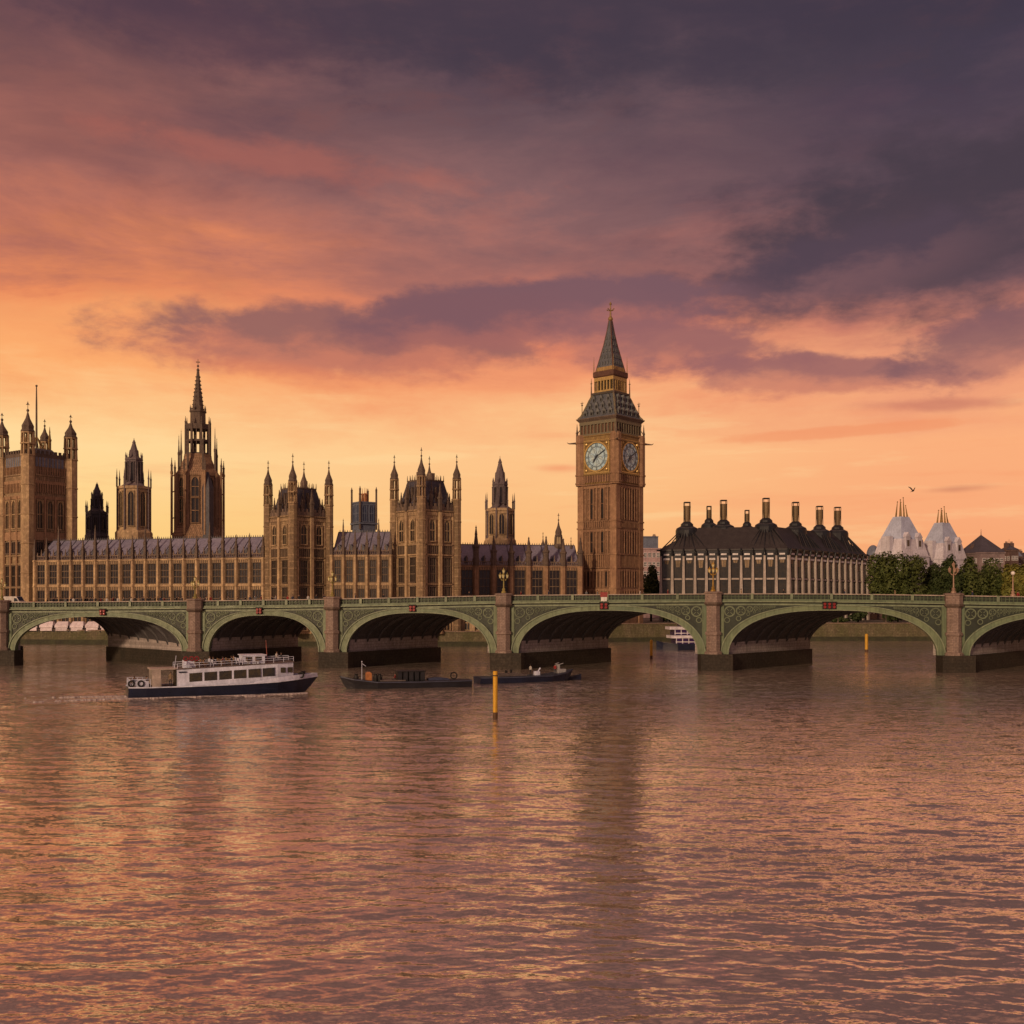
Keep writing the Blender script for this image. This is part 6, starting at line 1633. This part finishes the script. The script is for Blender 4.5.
    for i, x in enumerate((-4.6, -3.9, -3.3)):
        q = MB(); q.M = shift(x, -1.2, zt0 + 1.25) @ Matrix.Rotation(PI / 2, 4, 'X'); rings = []
        for j in range(13):
            a = 2 * PI * j / 12; c_, s_ = math.cos(a), math.sin(a); rings.append([(.17 * c_, .17 * s_, -.05), (.32 * c_, .32 * s_, -.05), (.32 * c_, .32 * s_, .05), (.17 * c_, .17 * s_, .05)])
        q.loft(rings); q.build('lifebuoy', REDP, t)
    for i, (x, sd) in enumerate(((-11.0, -1), (-9.9, -1), (9.6, -1))):
        q = MB(); q.M = shift(x, sd * (2.12 if x < 0 else 1.4), 1.75 if x < 0 else 2.25) @ Matrix.Rotation(PI / 2, 4, 'X'); rings = []
        for j in range(13):
            a = 2 * PI * j / 12; c_, s_ = math.cos(a), math.sin(a); rings.append([(.24 * c_, .24 * s_, -.08), (.42 * c_, .42 * s_, -.08), (.42 * c_, .42 * s_, .08), (.24 * c_, .24 * s_, .08)])
        q.loft(rings); q.build('fender', TYRE, t)
    q = MB(); q.lathe(10.2, 0, [(.25, 1.8), (.25, 2.5), (.4, 2.55), (.2, 2.7)], 8); q.tube((9.8, -.5, 2.3), (9.8, .5, 2.3), .18, .18, 8); q.build('windlass', IRON, t)
    M = Matrix.Translation((cx, cy, 0)) @ turn(ang)
    def pp(x, y, z): v = M @ Vector((x, y, z)); return tuple(v)
    person('person in tan top at the saloon doorway of the tour boat', pp(-6.4, -1.3, 1.27), ang - .3, 'stand', 5, 0, 1, 'people on the tour boat')
    person('person in navy top seated at the stern of the tour boat', pp(-10.6, -1.3, 1.27), ang - .6, 'sit', 1, 0, 0, 'people on the tour boat')
    person('person in grey top seated by the stern shelter of the tour boat', pp(-9.2, -1.4, 1.27), ang + .5, 'sit', 4, 1, 0, 'people on the tour boat')
    person('person in white top standing behind the boat mast', pp(6.6, -.9, ztop(6.6) + .0), ang + .4, 'stand', 3, 0, 1, 'people on the tour boat', .8)
    for i, (x, y, tp) in enumerate(((-2.4, -1.4, 0), (-1.3, -1.0, 4), (-.2, -1.5, 2), (.9, -1.2, 1), (1.5, 1.0, 5), (-1.4, 1.2, 3), (7.4, .3, 0))):
        person('seated passenger in %s top on the tour boat upper deck, %s' % (TN[tp], ['nearest the lifebuoys', 'second bench aft', 'near side amidships', 'aft of wheelhouse', 'beside the wheelhouse', 'far side of mid deck', 'at the bow'][i]),
               pp(x, y, ztop(x) + .02), ang + PI / 2 + .0, 'sit', tp, i % 2, i % 2, 'people on the tour boat', .92)
    # foam beside the hull and behind the stern: low broken white water
    fo = MB(); rf_ = random.Random(8); fo.M = M
    for i in range(900):
        u = rf_.random()
        if u < .55: x = rf_.uniform(-hh - 1, hh - 1.5); y = -2.62 - abs(rf_.gauss(0, .22)) - (.35 if -2 < x < 5 else 0); 
        elif u < .85: x = -hh - abs(rf_.gauss(0, 4)); y = rf_.choice([-1, 1]) * (1.4 + abs(x + hh) * .16) + rf_.gauss(0, .25)
        else: x = rf_.uniform(2, 10); y = -2.4 - (10 - x) * .28 + rf_.gauss(0, .15)
        r = rf_.uniform(.07, .24); fo.lathe(x, y, [(r * 1.6, -.05), (r * 1.3, .05), (r * .4, .12)], 5, rf_.uniform(0, 3))
    fo.mesh; stuff(fo.build('wake_foam', mat('foam', (0.50, 0.45, 0.44), .6, scale=3, var=.3)), 'thin pale foam along the tour boat hull and stern', 'foam')
tour_boat()

# ------------------------------------------------------------------ barges
def barge(label, pxa, pxb, Ya, Yb, zbow, zstern, kind):
    """bow at pxa, stern at pxb"""
    xa, xb = at(pxa, Ya), at(pxb, Yb); L_ = math.hypot(xb - xa, Yb - Ya); hh = L_ / 2
    ang = math.atan2(Ya - Yb, xa - xb); cx, cy = (xa + xb) / 2, (Ya + Yb) / 2
    t = thing('work_barge', label, 'barge', (cx, cy, 0), ang)
    m = MB(); hull(m, [(-hh, 1.3, 1.1, zstern, -.3), (-hh * .8, 1.7, 1.5, zstern, -.4), (-hh * .2, 1.9, 1.7, zstern * .98, -.4), (hh * .45, 1.8, 1.4, zstern * 1.02, -.4), (hh * .8, 1.1, .6, (zstern + zbow) / 2, -.3), (hh * 1.0, .12, .05, zbow, .1)], 1.0)
    h_ = m.build('hull', NAVY if kind else mat('black_hull', (0.014, 0.016, 0.024), .45, scale=.6, var=.4), t)
    st = MB()
    for sd in (-1, 1): st.loft([[(x, sd * (b_ + .02), z - .16), (x, sd * (b_ + .06), z - .16), (x, sd * (b_ + .06), z - .04), (x, sd * (b_ + .02), z - .04)] for x, b_, z in ((-hh, 1.3, zstern), (-hh * .8, 1.7, zstern), (-hh * .2, 1.9, zstern * .98), (hh * .45, 1.8, zstern * 1.02), (hh * .8, 1.1, (zstern + zbow) / 2), (hh * .98, .16, zbow - .02))])
    st.build('rubbing_strake', mat('blue_grey_strip', (0.07, 0.08, 0.13), .5, scale=1), h_)
    M = Matrix.Translation((cx, cy, 0)) @ turn(ang); pp = lambda x, y, z: tuple(M @ Vector((x, y, z)))
    sgn = 1
    if kind == 0:
        q = MB(); q.box(hh * .02, hh * .40, -1.1, 1.1, zstern, zstern + .15); q.build('hatch', DECKM, t)
        for i in range(5):
            q = MB(); x = -hh * .24 + i * .78; q.box(x - .3, x + .3, -1.0, 1.0, zstern, zstern + 1.15); q.box(x - .34, x + .34, -1.04, 1.04, zstern + 1.15, zstern + 1.25); q.box(x - .22, x + .22, 1.0, 1.04, zstern + .15, zstern + 1.0); q.build('deck_locker', mat('black_steel', (0.02, 0.021, 0.026), .5, scale=2, var=.4), t)
        q = MB(); q.box(-hh * .26 - .2, -hh * .24 + 3.5, -1.15, 1.15, zstern + 1.26, zstern + 1.34); q.build('locker_roof', IRON, t)
        q = MB(); q.tube((hh * .66, 0, zstern), (hh * .66, 0, zstern + 2.6), .05, .03, 6); q.tube((hh * .66, 0, zstern + 2.4), (hh * .60, 0, zstern + 2.0), .04, .04, 5); q.sphere((hh * .66, 0, zstern + 2.65), .09, 6); q.build('mast', BWHITE, t)
        q = MB(); q.box(hh * .52, hh * .60, -.5, .5, zstern, zstern + 1.1); q.frustum(hh * .56, 0, zstern + 1.1, zstern + 1.25, .3, .5, .15, .3); q.build('orange_locker', mat('orange_paint', (0.50, 0.20, 0.07), .5, scale=2), t)
        for x in (hh * .74, hh * .46, hh * .40):
            q = MB(); q.lathe(x, -.3 if x > hh * .5 else .4, [(.3, zstern), (.36, zstern + .5), (.2, zstern + .85), (.26, zstern + 1.0)], 8); q.build('winch', IRON, t)
        person('person in red top crouched low amidships on the left barge', pp(hh * .16, .2, zstern - .1), ang + 1.2, 'sit', 2, 0, 0, None, .85)
        q = MB(); q.M = shift(-hh * .74, .2, zstern + .55) @ Matrix.Rotation(PI / 2, 4, 'X'); rings = []
        for j in range(17):
            a = 2 * PI * j / 16; c_, s_ = math.cos(a), math.sin(a); rings.append([(.36 * c_, .36 * s_, -.05), (.52 * c_, .52 * s_, -.05), (.52 * c_, .52 * s_, .05), (.36 * c_, .36 * s_, .05)])
        q.loft(rings); q.tube((0, -.45, 0), (0, .45, 0), .03, .03, 4); q.tube((-.45, 0, 0), (.45, 0, 0), .03, .03, 4); q.build('hand_wheel', IRON, t)
        q = MB(); q.loft([[(x, -.9, zstern), (x, .9, zstern), (x, .5, zstern + h2), (x, -.5, zstern + h2)] for x, h2 in ((-hh * .66, .18), (-hh * .5, .38), (-hh * .34, .25))]); q.build('tarpaulin', mat('blue_tarpaulin', (0.035, 0.05, 0.10), .7, scale=2), t)
    else:
        for x, lab, tp in ((hh * .08, 'person in white top standing mid deck on the right barge', 3), (hh * .60, 'person in red top standing toward the far end of the right barge', 2)):
            person(lab, pp(x, -.2, zstern - .05), ang + 2.0, 'stand', tp, 0, 0, None, .92)
        q = MB(); q.box(hh * .18, hh * .26, -.5, .5, zstern, zstern + .55); q.tube((hh * .25, 0, zstern + .5), (hh * .30, 0, zstern + 1.0), .08, .12, 6); q.build('pump', BWHITE, t)
        q = MB(); q.box(hh * .64, hh * .80, -.7, .7, zstern, zstern + .8)
        q.box(hh * .65, hh * .67, -.7, .7, zstern + .8, zstern + 1.5); q.tube((hh * .66, -.7, zstern + 1.5), (hh * .74, -.7, zstern + 1.65), .06, .06, 6); q.tube((hh * .66, .7, zstern + 1.5), (hh * .74, .7, zstern + 1.65), .06, .06, 6); q.build('steering_console', mat('pale_grey_paint', (0.35, 0.36, 0.38), .5, scale=2), t)
        q = MB(); q.box(-hh * .62, -hh * .05, -1.0, 1.0, zstern, zstern + .22); q.box(-hh * .66, -hh * .2, -.7, .7, zstern + .22, zstern + .42); q.build('hatch', DECKM, t)
        q = MB(); q.box(-hh * .42, -hh * .40, -.3, .3, zstern + .4, zstern + .8); q.lathe(-hh * .3, .2, [(.14, zstern + .4), (.2, zstern + .8), (.1, zstern + .9)], 8); q.build('bollard', IRON, t)
    return t
barge('left low black work barge with row of dark lockers, bow to the left', 339, 470, 147, 152, 1.75, .95, 0)
barge('right low navy work barge with two crew, beyond the yellow post', 573, 477, 164, 157, 1.7, .95, 1)
q = MB()
def skiff():
    t = thing('small_skiff', 'small dark skiff tied behind the stern of the right barge', 'boat', (at(566, 165), 165, 0), .12)
    m = MB(); hull(m, [(-2.2, .5, .4, .55, -.15), (-1, .75, .6, .5, -.2), (.8, .7, .5, .5, -.2), (2.3, .08, .04, .85, .1)]); m.build('hull', NAVY, t)
    m = MB(); m.box(-2.4, -2.1, -.25, .25, .3, 1.15); m.box(-.3, 0, -.6, .6, .5, .56); m.build('outboard_and_thwart', IRON, t)
skiff()

# ------------------------------------------------------------------ moored party boat beyond the bridge
def party_boat():
    Yc = 276; t = thing('party_boat', 'white three deck party boat with purple trim, seen through the arch', 'boat', (at(655, Yc) + 14, Yc, 0), R(4))
    m = MB(); hull(m, [(-13.8, .3, .1, 2.3, 0), (-12.4, 1.6, 1.0, 1.9, -.5), (-9, 3.0, 2.6, 1.6, -.6), (9, 3.0, 2.8, 1.6, -.6), (13, 2.4, 2.2, 1.8, -.5)]); m.build('hull', NAVY, t)
    PUR = mat('purple_glazing', (0.06, 0.03, 0.12), .25, scale=1.5, var=.4); PW = mat('party_white', (0.72, 0.70, 0.78), .4, scale=1, var=.15)
    for i, (z, a, b_) in enumerate(((1.6, -9.5, 12.5), (3.75, -9.8, 12), (5.9, -8.0, 11))):
        q = MB(); q.box(a, b_, -2.7 + i * .2, 2.7 - i * .2, z, z + 1.35); q.build('saloon', PUR, t)
        q = MB(); q.box(a - 1.2, b_ + .6, -3.0 + i * .2, 3.0 - i * .2, z + 1.35, z + 2.05); q.build('deck_fascia', PW, t)
        q = MB()
        for j in range(15):
            x = a + (b_ - a) * (j + .1) / 14.2; q.box(x - .09, x + .09, -2.85 + i * .2, -2.72 + i * .2, z, z + 1.35); q.box(x - .09, x + .09, 2.72 - i * .2, 2.85 - i * .2, z, z + 1.35)
        q.box(a, b_, -2.86 + i * .2, -2.71 + i * .2, z + .35, z + .55); q.build('window_frames', PW, t)
    q = MB(); q.tube((-6, 0, 7.9), (-6, 0, 10.2), .08, .05, 6); q.box(-3, 1, -1.2, 1.2, 7.95, 8.7); q.build('mast', PW, t)
party_boat()

# ------------------------------------------------------------------ yellow posts
YEL = mat('yellow_paint', (0.62, 0.36, 0.03), .5, var=.3, scale=1.5, col2=(0.50, 0.27, 0.02), streak=.4)
def post(label, px, Yd, pt, r, red=False):
    t = thing('channel_post', label, 'marker post', (at(px, Yd), Yd, 0), 0, 'yellow channel posts')
    zt_ = zat(pt, Yd); q = MB(); q.lathe(0, 0, [(r, -2), (r, zt_ - .06), (r * .7, zt_)], 14); q.build('pole', YEL, t)
    q = MB(); q.lathe(0, 0, [(r * 1.03, -.3), (r * 1.05, .55), (r * 1.02, .62)], 14); q.build('waterline_band', mat('wet_rust', (0.10, 0.05, 0.02), .6, scale=3), t)
    q = MB(); q.lathe(0, 0, [(r * 1.12, zt_ - .5), (r * 1.12, zt_ - .4)], 14); q.lathe(0, 0, [(r * .5, zt_), (r * .5, zt_ + .05)], 10); q.build('collar', IRON if not red else YEL, t)
post('tall yellow channel post in front of the right barge', 495.3, 108.5, 671, .23)
post('small yellow post seen through the arch right of the clock tower', 651.3, 200.5 if False else 230, 640, .28, True)
post('small yellow post seen through the rightmost whole arch', 866.5, 262, 634, .36, True)

# ------------------------------------------------------------------ terrace awnings seen through the left arch
AWN = mat('pink_white_canvas', (0.78, 0.72, 0.78), .8, var=.5, scale=1.2, col2=(0.5, 0.42, 0.46))
for i in range(7):
    px_ = 18 + 15.2 * i; Yd = 319 - i * 1.0
    t = thing('terrace_marquee', 'pale pink terrace marquee on the river wall, %s seen through the leftmost arch' % ['leftmost', 'second from left', 'third from left', 'middle one', 'third from right', 'second from right', 'rightmost'][i], 'marquee', (at(px_, Yd), Yd, 3.4), R(-4), 'terrace marquees')
    q = MB(); q.frustum(0, 0, 1.9, 3.1, 2.0, 1.5, 1.55, .4); q.box(-2.0, 2.0, -1.52, -1.48, 1.35, 1.9); q.box(-2.0, 2.0, 1.48, 1.52, 1.35, 1.9); q.build('canopy', AWN, t)
    for sx in (-1, 1):
        for sy in (-1, 1): q = MB(); q.tube((sx * 1.98, sy * 1.45, 0), (sx * 1.98, sy * 1.45, 1.95), .09, .09, 6); q.build('leg', DSLATE, t)
    q = MB(); q.box(-1.7, 1.7, -1.4, -1.3, .4, 1.3); q.build('side_panel', AWN, t)

# lower terrace buttress wall glow under pavilion towers is plain stone; bank clutter through the right arch
for i, px_ in enumerate((822, 832, 846, 873, 880, 908, 930)):
    Yd = 349 + (i % 3); person('person in %s top on the far bank, %s' % (TN[(2, 3, 1, 5, 4, 2, 0)[i]], ['nearest the left pier in the right arch', 'beside the first bush tree', 'between the first and second bush trees', 'right of the far yellow post', 'left of the middle bush tree', 'right of the middle bush tree', 'near the right pier in the right arch'][i]),
        (at(px_, Yd), Yd, 5.3 if False else 3.45), 0, 'stand', (2, 3, 1, 5, 4, 2, 0)[i], i % 2, 0, 'people on the far bank')
for i, px_ in enumerate((838, 886, 935)):
    Yd = 345.8; t = thing('bank_lamp', 'dark lamp post on the far embankment, %s in the right arch' % ['left', 'middle', 'right'][i], 'lamp post', (at(px_, Yd), Yd, 5.6), 0, 'lamp posts on the far embankment')
    q = MB(); q.lathe(0, 0, [(.25, 0), (.2, .5), (.08, .8), (.06, 3.4)], 8); q.build('post', STONED, t)
    q = MB(); q.sphere((0, 0, 3.65), .3, 10); q.build('globe', PALEW, t)

# ------------------------------------------------------------------ bird
def bird():
    Yd = 150; t = bpy.data.objects.new('bird', None)
    m = MB()
    m.M = Matrix.Rotation(R(35), 4, 'Z') @ Matrix.Rotation(R(-18), 4, 'Y')
    m.loft([[(x, r * math.cos(a), z + r * math.sin(a)) for a in [2 * PI * k / 8 for k in range(8)]] for x, r, z in ((-.36, .015, .02), (-.22, .06, .01), (0, .09, 0), (.16, .075, .01), (.24, .045, .04), (.30, .05, .06), (.36, .02, .06), (.42, .005, .05))])
    for sd, up in ((-1, .42), (1, .62)):
        rows = []
        for u, c0, c1 in ((0, -.12, .12), (.4, -.13, .15), (.7, -.14, .10), (1.0, -.20, -.10)):
            y = sd * (.05 + .55 * u * .8); z = .04 + up * u ** .8
            rows.append([(c1 + .02, y, z), (c0, y, z), (c0, y, z + .018), (c1 + .02, y, z + .018)])
        m.loft(rows)
    m.loft([[(-.30, -.05, 0), (-.30, .05, 0), (-.30, .05, .02), (-.30, -.05, .02)], [(-.52, -.11, -.01), (-.52, .11, -.01), (-.52, .11, .005), (-.52, -.11, .005)]])
    me = m.mesh('bird', mat('dark_feathers', (0.03, 0.025, 0.022), .7, scale=5), True)
    o = bpy.data.objects.new('bird', me); C.objects.link(o); o.location = (at(913, Yd), Yd, zat(491, Yd)); bpy.data.objects.remove(t)
    tag(o, 'dark bird flying with raised wings above the pale spiked blocks', 'bird')
bird()
